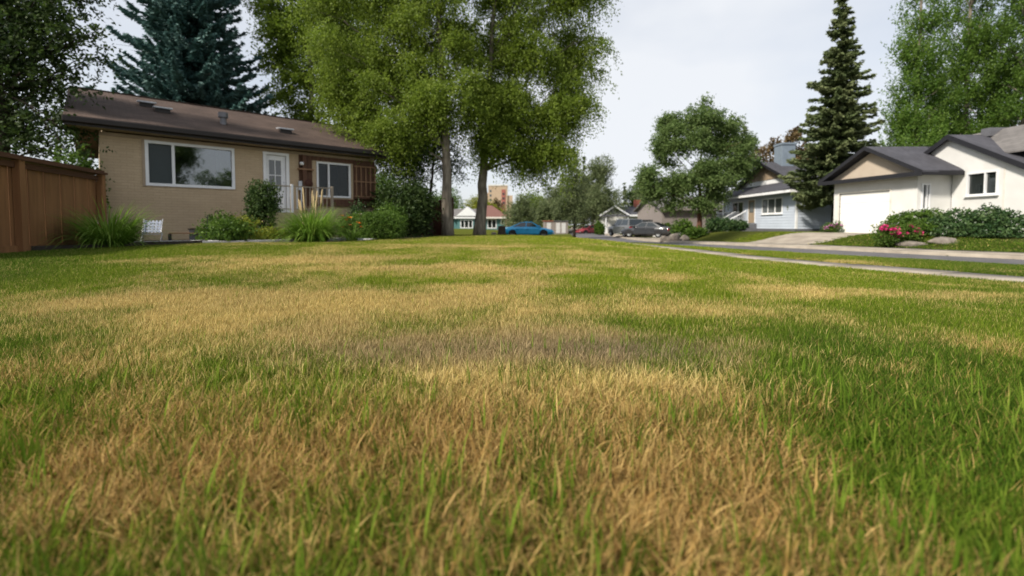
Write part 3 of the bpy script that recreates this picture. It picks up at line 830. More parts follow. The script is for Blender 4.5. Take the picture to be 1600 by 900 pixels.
def blade_clump(parent, n, rad, H, wd, m, g, out=.9, name='foliage'):
    V, F, T = [], [], []
    for k in range(n):
        a = g.random() * 6.283; d = np.array([math.cos(a), math.sin(a), 0]); s = np.array([-d[1], d[0], 0])
        s = s * math.cos(.6) + np.array([0, 0, 1]) * 0
        p = np.array([0, 0, 0.]) + d * rad * .5 * math.sqrt(g.random())
        ln = H * g.uniform(.8, 1.65); t0 = g.uniform(.02, 1.05); bend = g.uniform(.9, 2.6) * out; tone = g.random()
        b0 = len(V)
        for i in range(8):
            f = i / 7; w = wd * g.uniform(.9, 1.1) * (1 - f ** 2.2) * .5 + .0006
            V += [p - s * w, p + s * w]; T += [tone, tone]
            ang = t0 + bend * f ** 1.3
            p = p + (d * math.sin(ang) + np.array([0, 0, math.cos(ang)])) * ln / 7
            p[2] = max(p[2], .02)
        F += [(b0 + 2 * i, b0 + 2 * i + 1, b0 + 2 * i + 3, b0 + 2 * i + 2) for i in range(7)]
    return mesh_np(name, np.array(V), np.array(F), m, parent, {'v': T}, True)

# ================================================================== the tan bungalow
HA = at(158, 300, 13.38); HA = Vector((HA.x, HA.y, hz(HA.x, HA.y) - .02))
house = thing('bungalow', 'low tan painted brick bungalow with brown shingle roof beside the wooden fence', 'house', HA, R(42.2))
LF = Frame((0, 0), (1, 0))                       # local: x along the front, y into the house
HL, HD, HZ = 8.5, 8.8, 3.25
W1, W2, DR = (1.03, 3.42, 1.74, 3.13), (6.14, 7.46, 1.60, 2.95), (4.40, 5.06, .98, 3.04)
wall_open(LF, HL, 0, HZ, .18, [W1, W2, DR], 'front_wall', M['tan'], house)
b = MB()
b.box(0, .18, .18, HD, 0, HZ); b.box(HL - .18, HL, .18, HD, 0, HZ); b.box(.18, HL - .18, HD - .18, HD, 0, HZ)
b.obj('side_walls', M['tan'], house)
b = MB(); b.box(.2, HL - .2, 3.4, 3.45, 0, HZ); b.box(3.85, 3.9, .2, 3.4, 0, HZ); b.box(5.6, 5.65, .2, 3.4, 0, HZ)
b.box(.2, HL - .2, .2, 3.4, .9, .93); b.obj('room_wall', M['room'], house)
# roof: two slopes, gable infill, eave trim
RZ0, RZ1, OL, OR_, OV = HZ + .20, 5.28, .72, .38, .5
yr = HD / 2
def slope(p, name, m, th=.09): return MB().prism(p, (0, 0, th)).obj(name, m, house)
zb = RZ1 - (RZ1 - RZ0) * 0
slope([(-OL, -OV, RZ0), (HL + OR_, -OV, RZ0), (HL + OR_, yr, RZ1), (-OL, yr, RZ1)], 'roof', M['roof_brown'])
slope([(-OL, yr + .002, RZ1), (HL + OR_, yr + .002, RZ1), (HL + OR_, HD + OV, RZ0), (-OL, HD + OV, RZ0)], 'roof', M['roof_brown'])
for x in (.09, HL - .14): MB().prism([(x, 0, HZ), (x, HD, HZ), (x, yr, RZ1 - .05)], (.05, 0, 0)).obj('gable', M['tan'], house)
box('ridge_cap', M['roof_brown'], house, -OL, HL + OR_, yr - .09, yr + .09, RZ1 + .085, RZ1 + .115)
box('gutter', M['dark_trim'], house, -OL - .02, HL + OR_ + .02, -OV - .13, -OV - .004, RZ0 - .10, RZ0 + .055, bevel=.02)
box('fascia', M['dark_trim'], house, -OL, HL + OR_, -OV, -OV + .03, RZ0 - .17, RZ0 - .01)
box('soffit', M['soffit'], house, -OL + .01, HL + OR_ - .01, -OV + .032, -.004, RZ0 - .165, RZ0 - .14)
box('frieze_board', M['soffit'], house, .004, HL - .004, -.03, -.002, HZ - .10, HZ - .003)
for x in (-OL, HL + OR_ - .03):
    MB().prism([(x, -OV, RZ0 - .14), (x, yr, RZ1 - .14), (x, yr, RZ1 + .06), (x, -OV, RZ0 + .06)], (.03, 0, 0)).obj('barge_board', M['dark_trim'], house)
def on_roof(px, py):
    """local point on the front slope under a pixel of the photograph"""
    o = Vector((0, 0, .7)) - HA; d = ray(px, py); c, s = math.cos(R(-42.2)), math.sin(R(-42.2))
    rot = lambda v: Vector((v.x * c - v.y * s, v.x * s + v.y * c, v.z))
    o, d = rot(o), rot(d); k = (RZ1 - RZ0) / (yr + OV)
    t = (RZ0 + .09 + k * (o.y + OV) - o.z) / (d.z - k * d.y)
    return o + d * t
for px, py in ((229, 166), (254, 175), (445, 207)):
    p = on_roof(px, py); b = MB()
    b.box(p.x - .20, p.x + .20, p.y - .18, p.y + .14, p.z - .1, p.z + .07)
    v = b.obj('roof_vent', M['dark_trim'], house)
    MB().prism([(p.x - .26, p.y - .26, p.z + .07), (p.x + .26, p.y - .26, p.z + .07), (p.x + .26, p.y + .2, p.z + .13), (p.x - .26, p.y + .2, p.z + .13)], (0, 0, .05)).obj('vent_cap', M['metal_pale'], v, bevel=.01)
p = on_roof(349, 194)
fl = MB().tube([(p.x, p.y, p.z - .15), (p.x, p.y, p.z + .26)], .10, 14).obj('flue_pipe', M['metal_grey'], house, smooth=False)
MB().tube([(p.x, p.y, p.z + .22), (p.x, p.y, p.z + .40)], .155, 14).obj('flue_cap', M['metal_grey'], fl)

# large window: curtain at the left, blinds and a pale curtain at the right
w1 = window(LF, *W1, house, mull=(1.73,), fw=.085, proud=.04)
w1.children[0].data.materials[0] = M['screen']
w1['label'] = 'wide white framed window with dark curtain and pale blinds'
b = MB()
for i in range(14): b.box(1.10 + i * .045, 1.14 + i * .045, .20 + .02 * (i % 2), .22 + .02 * (i % 2), W1[2] + .08, W1[3] - .08)
b.obj('curtain', M['curtain'], w1)
b = MB()
z = W1[2] + .10
while z < W1[3] - .1:
    b.add([(1.80, .16, z), (3.34, .16, z), (3.34, .186, z + .018), (1.80, .186, z + .018)], [(0, 1, 2, 3)]); z += .036
stuff(b.obj('blind', M['blind'], w1))
b = MB()
for i in range(9): b.box(2.93 + i * .046, 2.97 + i * .046, .24 + .02 * (i % 2), .26 + .02 * (i % 2), W1[2] + .08, W1[3] - .08)
b.obj('curtain', M['curtain_light'], w1)
b = MB(); b.box(W1[0] - .05, W1[1] + .05, -.035, -.003, W1[3] + .002, W1[3] + .07); b.box(W1[0] - .07, W1[0] - .002, -.03, -.003, W1[2] - .03, W1[3] + .0)
b.obj('window_trim', M['soffit'], house)
w2 = window(LF, *W2, house, mull=(6.60,), fw=.065, proud=.05)
for c_ in w2.children: c_.data.materials[0] = M['glass_low']
w2['label'] = 'white framed window with dark panes in the timber cladding'
# door with a four-light window
b = MB(); b.box(DR[0] - .10, DR[0], -.05, .1, DR[2], DR[3] + .09); b.box(DR[1], DR[1] + .10, -.05, .1, DR[2], DR[3] + .09); b.box(DR[0], DR[1], -.05, .1, DR[3], DR[3] + .09)
b.obj('door_frame', M['white'], house)
dl = (DR[0] + .10, DR[1] - .16, 1.78, 2.86)
door = wall_open(Frame((DR[0] + .005, .03), (1, 0)), DR[1] - DR[0] - .01, DR[2] + .01, DR[3] - .005, .04, [(.095, DR[1] - DR[0] - .165, dl[2], dl[3])], 'door', M['white'], house)
b = MB(); xm, zm = (dl[0] + dl[1]) / 2, (dl[2] + dl[3]) / 2
b.box(xm - .014, xm + .014, .022, .05, dl[2], dl[3]); b.box(dl[0], xm - .014, .024, .048, zm - .014, zm + .014); b.box(xm + .014, dl[1], .024, .048, zm - .014, zm + .014)
b.obj('glazing_bar', M['white'], door)
for a, c in ((dl[0], xm - .014), (xm + .014, dl[1])):
    for e, f in ((dl[2], zm - .014), (zm + .014, dl[3])): box('pane', M['glass_grey'], door, a, c, .052, .058, e, f)
MB().lathe([(.0, -.06), (.026, -.055), (.03, -.03), (.014, -.02), (.014, 0)], (DR[1] - .075, .03, 1.95), (0, 1, 0), 12).obj('handle', M['metal_pale'], door, True)
MB().lathe([(.0, -.02), (.024, -.02), (.026, 0)], (DR[1] - .075, .03, 2.08), (0, 1, 0), 12).obj('lock', M['metal_pale'], door)
# timber cladding round the right-hand window: boards one by one
x = 5.50; k = 0
while x < HL - .02:
    xe = min(x + .16, HL)
    for (a, c) in ((1.33, W2[2] - .06), (W2[3] + .04, HZ - .11)) if (xe > W2[0] - .05 and x < W2[1] + .05) else ((1.33, HZ - .11),):
        if c - a > .05: box('cladding_board', M['wood'], house, x + .004, xe - .004, -.03 - .006 * (k % 2), -.002, a, c)
    x = xe; k += 1
box('cladding_sill', M['wood'], house, 5.48, HL + .02, -.075, -.003, 1.25, 1.325)
# trellis panel at the right end
for i in range(5): box('trellis_bar', M['wood_light'], house, 7.66 + i * .20, 7.70 + i * .20, -.10, -.06, 1.70, 2.86)
for z in (1.66, 2.26, 2.87): box('trellis_bar', M['wood_light'], house, 7.60, 8.54, -.105, -.055, z, z + .045)
box('trellis_shelf', M['wood'], house, 7.56, 8.56, -.22, -.045, 1.58, 1.63)
# bits by the door: timber post, lamp, meter box
box('porch_post', M['wood'], house, 5.60, 5.74, -.16, -.045, .98, 3.13)
box('porch_shelf', M['wood_light'], house, 5.44, 6.0, -.17, -.046, 2.58, 2.63)
la = box('wall_lamp', M['iron'], house, 5.555, 5.595, -.10, -.045, 2.70, 2.78)
MB().lathe([(0, .07), (.055, .06), (.075, 0), (.06, -.05), (0, -.06)], (5.57, -.15, 2.80), (0, 0, 1), 14).obj('lamp_shade', M['white'], la, True)
box('meter_box', M['metal_pale'], house, 5.46, 5.59, -.11, -.045, 1.82, 2.16, bevel=.01)
MB().lathe([(0, -.16), (.15, -.13), (.17, 0)], (5.80, -.05, 2.08), (0, 1, 0), 16).obj('wall_basket', M['redwood'], house, True)
# porch: deck, steps, railing with balusters
box('porch_deck', M['tan'], house, 3.95, 6.3, -1.25, -.004, 0, .95)
for i in range(4): box('step', M['tan'], house, 6.302 + i * .28, 6.30 + (i + 1) * .28, -1.2, -.2, 0, .76 - i * .19)
for x0, x1 in ((3.98, 6.28),):
    b = MB(); b.box(x0, x1, -1.22, -1.18, 1.84, 1.88); b.box(x0, x1, -1.215, -1.185, 1.06, 1.09); b.obj('railing', M['rail_tan'], house)
    for i in range(16):
        xx = x0 + .05 + i * (x1 - x0 - .1) / 15; box('baluster', M['white'] if i < 9 else M['rail_tan'], house, xx - .012, xx + .012, -1.212, -1.188, 1.09, 1.84)
box('railing_post', M['white'], house, 4.86, 4.93, -1.235, -1.165, .95, 1.93)
box('railing_post', M['rail_tan'], house, 6.24, 6.31, -1.235, -1.165, .95, 1.93)

# ================================================================== cedar fence at the left
f0, f1 = Vector((-9.36, 8.3, 0)), Vector((-10.15, 11.25, 0))
fd = (f1 - f0).normalized(); f0 = f0 - fd * 1.6
FL = (f1 - f0).length
fence = thing('cedar_fence', 'tall brown stained cedar board fence at the left edge of the lawn', 'fence', (f0.x, f0.y, hz(f0.x, f0.y)), 0)
FF = Frame((0, 0), (fd.x, fd.y))
FT = 1.94
x = .02; k = 0
while x < FL - .1:
    w = .21 + .06 * ((k * 37) % 5) / 5
    box('board', M['fence'], fence, x, min(x + w - .012, FL - .1), .0 + .012 * (k % 2), .03 + .012 * (k % 2), .12, FT - .16, fr=FF); x += w; k += 1
for p in (0.0, 1.95, FL - .14): box('post', M['fence_post'] if p == 1.95 else M['fence'], fence, p, p + .14, -.13, .01 - .02, -.1, FT - .10, fr=FF)
box('rail', M['fence_top'], fence, .0, FL, -.06, -.022, FT - .24, FT - .13, fr=FF)
box('rail', M['fence'], fence, .0, FL, -.05, -.022, .10, .22, fr=FF)
box('cap', M['fence_top'], fence, -.03, FL + .03, -.17, .14, FT - .098, FT - .045, fr=FF)
box('cap', M['fence_top'], fence, -.01, FL + .01, -.11, .08, FT - .043, FT - .0, fr=FF)
box('kick_board', M['wood_light'], fence, .0, 1.94, -.10, -.02, -.12, .09, fr=FF)

# ================================================================== bed edge, paving, garden things
def edge(name, label, pts, w, h, m, cat='edging', dz=0, parts='sleeper'):
    o = Vector((*pts[0], hz(*pts[0]))); t = thing(name, label, cat, o)
    for a, c in zip(pts[:-1], pts[1:]):
        a, c = Vector((*a, 0)), Vector((*c, 0)); n = max(1, round((c - a).length / 1.2)); d = (c - a).normalized(); fr = Frame((0, 0), (d.x, d.y))
        for i in range(n):
            p, q = a.lerp(c, i / n), a.lerp(c, (i + 1) / n); l = (q - p).length
            z0 = hz(p.x, p.y) - o.z; off = p - o
            f2 = lambda u, nn, z, off=off, fr=fr: fr(u, nn, z) + Vector((off.x, off.y, 0))
            box(parts, m, t, .004, l - .004, 0, w, z0 - .15 + dz, z0 + h + dz, fr=f2, bevel=.008)
    return t
edge('bed_edging', 'row of dark timber sleepers edging the raised bed below the fence', [(-9.5, 8.95), (-8.6, 10.2), (-7.75, 11.6)], .16, .13, M['sleeper'])
pv = thing('garden_path', 'strip of pale paving slabs along the front of the bungalow', 'path', (-9.0, 10.6, hz(-9, 10.6)))
pd = Vector((.80, .60, 0)).normalized(); PFr = Frame((0, 0), (pd.x, pd.y))
for i in range(9):
    for j in range(2): box('slab', M['slab'], pv, i * .62, i * .62 + .605, j * .46, j * .46 + .445, -.1, .10 + .006 * ((i * 7 + j * 3) % 3), fr=PFr, bevel=.006)
sl = at(552, 376, 15.0)
ps = thing('paving_slab', 'lone pale paving slab at the lawn edge right of the tall ornamental grass', 'slab', (sl.x, sl.y, hz(sl.x, sl.y)))
for i in range(2): box('slab', M['slab'], ps, -.5 + i * .62, .1 + i * .62, -.5, .5, -.1, .06, bevel=.006)

def grass_clump(name, label, px, py, Y, n, H, wd, seed, plumes=0):
    p = at(px, py, Y); t = thing(name, label, 'ornamental grass', (p.x, p.y, hz(p.x, p.y) + .02)); g = np.random.default_rng(seed)
    blade_clump(t, n, H * .9, H, wd, M['lf_blade'], g)
    for i in range(plumes):
        a = g.normal(0, .34); c = g.normal(0, .2); h = H * g.uniform(1.25, 1.75)
        st = MB().tube([(a * .4, c * .4, 0), (a * .8, c * .8, h * .6), (a, c, h)], .006, 5).obj('stalk', M['plume'], t)
        MB().tube([(a * .84, c * .84, h * .66), (a * .92, c * .92, h * .82), (a, c, h), (a * 1.04, c * 1.04, h * 1.06)], [.008, .021, .018, .004], 7).obj('plume', M['plume'], st, True)
    return t
grass_clump('ornamental_grass', 'arching green ornamental grass clump in front of the cedar fence', 172, 383, 10.2, 900, .80, .024, 5)
grass_clump('ornamental_grass', 'big bright ornamental grass clump with tall straw plumes near the porch', 487, 380, 12.9, 1500, .86, .026, 6, 9)

# woven lawn chair
p = at(238, 378, 12.0)
ch = thing('lawn_chair', 'folding lawn chair with white and blue woven webbing against the tan wall', 'chair', (p.x, p.y, hz(p.x, p.y) + .03), R(25)); ch.scale = (.8, .8, .85)
for s in (-1, 1):
    MB().tube([(s * .25, .16, .0), (s * .25, -.02, .34), (s * .25, .22, .74)], .013, 6).obj('side_frame', M['metal_pale'], ch)
    MB().tube([(s * .26, -.25, .0), (s * .26, .1, .30)], .013, 6).obj('leg', M['metal_pale'], ch)
for i in range(5): box('webbing', M['chair_white'], ch, -.235 + i * .096, -.235 + i * .096 + .062, .0, .006, .0, .44, fr=lambda x, y, z: Vector((x, .02 + z * .50 + y, .32 + z * .87)))
for i in range(4): box('webbing', M['chair_white'], ch, -.24, .24, -.004, .010, .03 + i * .1, .03 + i * .1 + .058, fr=lambda x, y, z: Vector((x, .02 + z * .50 + y, .32 + z * .87)))
for i in range(4): box('seat_strap', M['chair_white'], ch, -.24, .24, -.24 + i * .075, -.24 + i * .075 + .06, .27, .278)

def low_table(label, px, py, Y, w, d, h, rz, top):
    p = at(px, py, Y); t = thing('garden_bench', label, 'bench', (p.x, p.y, hz(p.x, p.y) + .03), rz)
    for i in range(3): box('slat', M[top], t, -w / 2, w / 2, -d / 2 + i * d / 3, -d / 2 + (i + 1) * d / 3 - .012, h - .035, h)
    for sx in (-1, 1):
        for sy in (-1, 1): box('leg', M['iron'], t, sx * w / 2 - .02 - (sx > 0) * .0, sx * w / 2 + .02, sy * d / 2 - .02 * sy - .02, sy * d / 2 - .02 * sy + .02, 0, h - .037)
    return t
low_table('low weathered bench by the lawn chair below the wide window', 288, 380, 12.3, .62, .34, .27, R(30), 'wood_light')
pb = at(311, 379, 12.6)
pl = thing('planter_box', 'small dark grey planter box between the low bench and the lantern stake', 'planter', (pb.x, pb.y, hz(pb.x, pb.y) + .03), R(30))
for (a, c, d, e) in ((-.2, .2, -.2, -.17), (-.2, .2, .17, .2), (-.2, -.17, -.168, .168), (.17, .2, -.168, .168)): box('side', M['metal_grey'], pl, a, c, d, e, 0, .34)
box('rim', M['sleeper'], pl, -.23, .23, -.23, .23, .342, .375); box('soil', M['soil'], pl, -.165, .165, -.165, .165, .376, .385)
p = at(325, 380, 12.4)
ls = thing('lantern_stake', 'pale little lantern on a black garden stake beside the planter', 'lantern', (p.x, p.y, hz(p.x, p.y) + .03))
MB().tube([(0, 0, 0), (0, 0, .70)], .010, 6).obj('stake', M['iron'], ls)
MB().lathe([(.0, .02), (.07, .02), (.075, .04), (.055, .05), (.055, .19), (.075, .20), (.0, .26)], (.03, -.03, .18), (0, 0, 1), 10).obj('lantern', M['metal_pale'], ls)
MB().tube([(-.05, 0, .70), (0, 0, .66), (.05, 0, .70), (.0, 0, .74)], .012, 5).obj('finial', M['iron'], ls)

def bush_at(name, label, cat, px, py, Y, w, h, ntwig, per, leaf, m, seed, d=None, ncl=9, **k):
    p = at(px, py, Y); g = np.random.default_rng(seed); d = d or w * .7
    cl = []
    for i in range(ncl):
        a = g.random() * 6.283; rr = math.sqrt(g.random()) * .72; zz = g.uniform(.28, .8) * h * (1 - .30 * rr)
        cl.append((math.cos(a) * rr * w * .5, math.sin(a) * rr * d * .5, zz, w * .2, d * .2, h * .22))
    cl.append((0, 0, h * .45, w * .34, d * .34, h * .42))
    return bush(name, label, cat, (p.x, p.y, hz(p.x, p.y)), cl, ntwig, per, leaf, M[m] and m, seed=seed, **k)
bush_at('shrub', 'dark narrow upright shrub hiding the porch beside the white door', 'shrub', 409, 374, 14.2, 1.15, 2.0, 900, 9, .075, 'lf_dark', 21, up=.8, bark='bark_dark')
bush_at('shrub', 'low yellow green shrub at the foot of the dark upright shrub', 'shrub', 386, 378, 13.2, .75, .72, 420, 9, .06, 'lf_yellow', 22)
bush_at('ground_cover_plant', 'low bright yellow green mound left of the big ornamental grass', 'plant', 426, 380, 12.9, 1.0, .36, 420, 9, .05, 'lf_yellow', 23)
bush_at('leafy_plant', 'low dark leafy perennial in front of the planter and lantern', 'plant', 352, 381, 12.2, 1.35, .62, 620, 9, .075, 'lf_hedge', 24)
bush_at('leafy_plant', 'loose tall leafy perennial behind the lantern under the wide window', 'plant', 346, 374, 13.0, .8, .95, 210, 8, .07, 'lf_hedge', 25, up=.7)
bush_at('leafy_plant', 'leafy green plant between the orange lilies and the timber wall', 'plant', 555, 378, 15.6, 1.5, .95, 620, 9, .075, 'lf_hedge', 26)
bush_at('leafy_plant', 'small climbing plant below the trellis panel', 'plant', 560, 372, 17.3, .8, 1.6, 330, 8, .07, 'lf_shrub', 27, up=.8)
p = at(549, 378, 13.8)
ol = thing('orange_lilies', 'clump of orange flowering lilies right of the ornamental grass', 'flowers', (p.x, p.y, hz(p.x, p.y)))
g = np.random.default_rng(31); blade_clump(ol, 150, .4, .5, .02, M['lf_blade'], g)
def petals(parent, c, r, n, m, name='flower', g=g):
    b = MB()
    for i in range(n):
        a = 6.283 * i / n + g.random() * .4; d = Vector((math.cos(a), math.sin(a), g.uniform(.1, .7))).normalized(); s = Vector((-math.sin(a), math.cos(a), .0)) * r * .36
        c0 = Vector(c); b.add([c0, c0 + d * r * .55 + s, c0 + d * r, c0 + d * r * .55 - s], [(0, 1, 2, 3)])
    return b.obj(name, m, parent)
for i in range(9):
    x, y, z = g.uniform(-.22, .34), g.uniform(-.25, .1), g.uniform(.38, .78)
    st = MB().tube([(x * .3, y * .3, 0), (x, y, z)], .006, 4).obj('stem', M['stem'], ol); petals(st, (x, y, z), .085, 6, M['petal_orange'])
st = MB().tube([(.2, .1, 0), (.25, .1, .82)], .006, 4).obj('stem', M['stem'], ol); petals(st, (.25, .1, .82), .08, 7, M['petal_white'])

# rounded hedge: an outline full of small leaves
def hedge(label, px, py, Y, w, d, h, seed, m='lf_hedge', n=2600):
    p = at(px, py, Y); g = np.random.default_rng(seed)
    cl = [(x * w, y * d, h * .5, w * .2, d * .3, h * .48) for x in (-.32, -.12, .1, .3) for y in (-.18, .18)]
    return bush('hedge', label, 'hedge', (p.x, p.y, hz(p.x, p.y)), cl, n, 7, .05, m, length=.12, shell=.8, seed=seed, spread=.02, stems=12, bark='bark_dark')
hedge('clipped rounded green hedge at the right corner of the bungalow', 597, 374, 15.3, 1.45, 1.1, .92, 41)

# ================================================================== trees on the left
# dense dark shrubs under the poplars
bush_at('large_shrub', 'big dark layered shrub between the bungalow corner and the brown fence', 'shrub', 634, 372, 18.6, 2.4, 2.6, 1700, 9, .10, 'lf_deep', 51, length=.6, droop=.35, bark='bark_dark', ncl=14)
bush_at('large_shrub', 'mid green leafy shrub spilling beside the trellis corner', 'shrub', 606, 372, 17.0, 1.3, 1.3, 700, 9, .085, 'lf_hedge', 52, bark='bark_dark')

def big_tree(name, label, px, Y, trunk, r0, cl, nt, seed, m='lf_poplar', leaf=.105, length=.85, droop=.9, **k):
    x = xat(px, Y); z = hz(x, Y)
    return tree(name, label, 'tree', (x, Y, z), trunk, r0, cl, nt, 20, leaf, m, group='tall poplars on the lawn', length=length, droop=droop, shell=.2, spread=.075, seed=seed, **k)
g = np.random.default_rng(61)
# A: the upright trunk, crown to the left
clA = [(-.2, 0, 5.6, 1.5, 1.6, 1.1), (-2.1, -.3, 5.0, 1.5, 1.5, 1.2), (-3.3, .2, 6.6, 1.7, 1.6, 1.4), (-1.4, .9, 7.0, 1.8, 1.7, 1.4), (-2.7, .2, 8.6, 1.8, 1.7, 1.4), (-4.6, .6, 8.2, 1.4, 1.5, 1.3),
       (-.6, 0, 9.2, 1.9, 1.8, 1.5), (-3.6, .6, 10.4, 1.9, 1.8, 1.5), (-1.4, .4, 11.4, 1.9, 1.8, 1.5), (-5.2, .8, 10.2, 1.3, 1.4, 1.2), (-2.6, .2, 13.0, 1.9, 1.8, 1.4), (-.2, .3, 13.4, 1.6, 1.6, 1.4),
       (-1.5, -.6, 3.9, .8, .9, .7), (-2.7, -.3, 4.3, .75, .9, .7), (-3.7, .3, 5.2, 1.0, 1.1, .9), (-4.3, .5, 6.6, 1.1, 1.2, 1.1), (-5.6, .4, 12.0, 1.3, 1.3, 1.2), (.7, -.5, 7.4, 1.1, 1.2, 1.2)]
big_tree('poplar_tree', 'massive grey trunked poplar nearer the brown fence, upright trunk', 700, 20.0, [(0, 0, 0), (-.05, 0, 2.6), (-.1, 0, 5), (-.3, .1, 8.5), (-.5, .1, 13)], .25, clA, 9500, 62, flare=1.22)
clB = [(.2, .1, 6.2, 1.6, 1.6, 1.4), (1.9, -.2, 4.5, 1.3, 1.4, 1.0), (3.1, .2, 3.9, 1.1, 1.2, .9), (2.2, .2, 3.9, .9, 1.0, .6), (4.0, .0, 4.0, .8, .9, .8), (2.0, .2, 6.0, 1.7, 1.6, 1.4), (3.8, .1, 5.5, 1.5, 1.5, 1.3), (4.7, .2, 7.0, 1.3, 1.4, 1.4), (2.6, .4, 8.2, 1.9, 1.8, 1.5), (4.7, .1, 9.2, 1.4, 1.5, 1.4),
       (.7, .2, 8.8, 1.8, 1.7, 1.4), (2.2, 0, 10.6, 2.0, 1.9, 1.5), (4.6, .3, 11.4, 1.5, 1.5, 1.3), (.4, .2, 11.6, 1.7, 1.7, 1.4), (2.8, .2, 13.2, 1.9, 1.8, 1.4), (4.9, 0, 13.0, 1.2, 1.3, 1.2), (.6, -.5, 4.4, .8, 1.0, .8), (3.5, -.2, 4.3, .9, 1.0, .9)]
big_tree('poplar_tree', 'massive poplar with slightly leaning trunk nearer the blue car', 749, 21.5, [(0, 0, 0), (.15, 0, 2.4), (.35, 0, 5), (.6, .1, 8.5), (.8, .1, 13)], .27, clB, 10500, 63, flare=1.3)
x = xat(672, 20.8)
tree('slender_tree', 'slender dark tree with thin trunk beside the brown fence', 'tree', (x, 20.8, hz(x, 20.8)), [(0, 0, 0), (.05, 0, 2), (.3, .1, 5)], .11, [(-.5, 0, 4.0, 1.3, 1.2, 1.0), (.3, .4, 4.6, 1.2, 1.2, 1.0), (-1.4, .2, 3.3, 1.1, 1.1, .8), (.9, .6, 3.6, .8, .8, .7), (-.6, .3, 2.7, .9, .9, .6)], 1500, 14, .095, 'lf_dark', length=.7, droop=.5, seed=64, bark='bark_dark', spread=.07)
# C: brighter tree behind the bungalow
Yc = 29
clC = [(xat(px, Yc) - xat(485, Yc), dy, .7 + (352 - py) / 711 * Yc, r, r, r * .95) for px, py, dy, r in
       ((455, 60, 0, 1.6), (500, 60, .6, 1.8), (440, 20, .3, 1.5), (540, 90, .5, 1.8), (470, 120, 0, 1.6), (520, 140, .8, 1.7), (500, 10, .2, 1.8), (560, 30, .8, 1.9), (460, 165, 0, 1.2), (545, 180, .5, 1.7), (425, 100, .2, 1.0), (520, -40, 0, 1.8), (450, -40, 0, 1.5), (490, 195, .3, 1.3), (590, 130, .6, 1.8), (575, 205, .3, 1.0), (435, -70, .2, 1.4))]
x = xat(485, Yc)
tree('backyard_tree', 'bright green feathery tree rising behind the bungalow roof', 'tree', (x, Yc, hz(x, Yc)), [(0, 0, 0), (.1, 0, 4), (.2, 0, 9), (.2, 0, 15)], .3, clC, 5600, 15, .17, 'lf_bright', length=.9, droop=.15, shell=.2, spread=.10, seed=65, up=.35)
# D: dark tree hanging in at the upper left
Yd = 13.0
clD = [(xat(px, Yd) - xat(20, Yd), dy, .5 + (352 - py) / 711 * Yd, r, r, r * .85) for px, py, dy, r in
       ((-40, 60, 0, 1.3), (20, 30, .2, 1.2), (75, 25, .4, .85), (10, 100, 0, 1.1), (60, 80, .2, .9), (110, 62, .3, .55), (0, 160, 0, 1.0), (60, 135, .2, .85), (105, 120, .4, .5), (-50, 150, 0, 1.3), (30, 205, 0, .75), (85, 185, .1, .62), (120, 205, 0, .42), (130, 235, -.2, .33), (-20, 235, 0, .8), (75, 232, 0, .5), (-60, -20, 0, 1.5), (20, -40, .3, 1.3), (85, -30, .4, .9), (135, 90, .5, .3), (150, 42, .5, .28), (95, -70, .3, 1.0))]
x = xat(20, Yd)
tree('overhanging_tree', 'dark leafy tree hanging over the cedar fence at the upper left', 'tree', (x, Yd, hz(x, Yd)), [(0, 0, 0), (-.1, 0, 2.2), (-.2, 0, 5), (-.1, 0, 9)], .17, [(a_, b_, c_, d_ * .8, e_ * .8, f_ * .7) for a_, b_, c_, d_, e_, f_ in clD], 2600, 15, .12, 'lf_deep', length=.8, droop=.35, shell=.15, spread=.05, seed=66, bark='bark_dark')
bush_at('sunlit_branches', 'added leafy branches coloured sunlit green spilling over the cedar fence beside the bungalow wall', 'shrub', 118, 330, 12.6, 1.5, 2.9, 620, 10, .10, 'lf_hedge', 67, length=.4, up=.4, bark='bark_dark', ncl=12)  # added leaves; lighter colour stands for sunlit lower foliage of the overhanging tree
# blue spruce
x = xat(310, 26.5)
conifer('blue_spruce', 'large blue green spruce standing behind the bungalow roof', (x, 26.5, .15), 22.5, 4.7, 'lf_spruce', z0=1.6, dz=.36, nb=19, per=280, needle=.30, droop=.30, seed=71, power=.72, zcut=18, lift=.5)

# brown fence under the poplars
a, c = at(640, 368, 22.5), at(690, 368, 21.6)
fb = thing('board_fence', 'dark red brown board fence between the shrubs and the poplar trunks', 'fence', (a.x, a.y, hz(a.x, a.y)))
d = Vector((c.x - a.x, c.y - a.y, 0)); FB = Frame((0, 0), (d.x, d.y)); n = 9; w = (d.length + .7) / n
for i in range(n): box('board', M['redwood'], fb, i * w + .006, (i + 1) * w - .006, .01 * (i % 2), .025 + .01 * (i % 2), .04, 1.72 - .02 * (i % 3), fr=FB)
for u in (0, n * w * .5, n * w - .1): box('post', M['redwood'], fb, u, u + .1, -.1, -.003, -.1, 1.80, fr=FB)
for z in (.25, 1.5): box('rail', M['redwood'], fb, .1, n * w, -.04, -.004, z, z + .09, fr=FB)

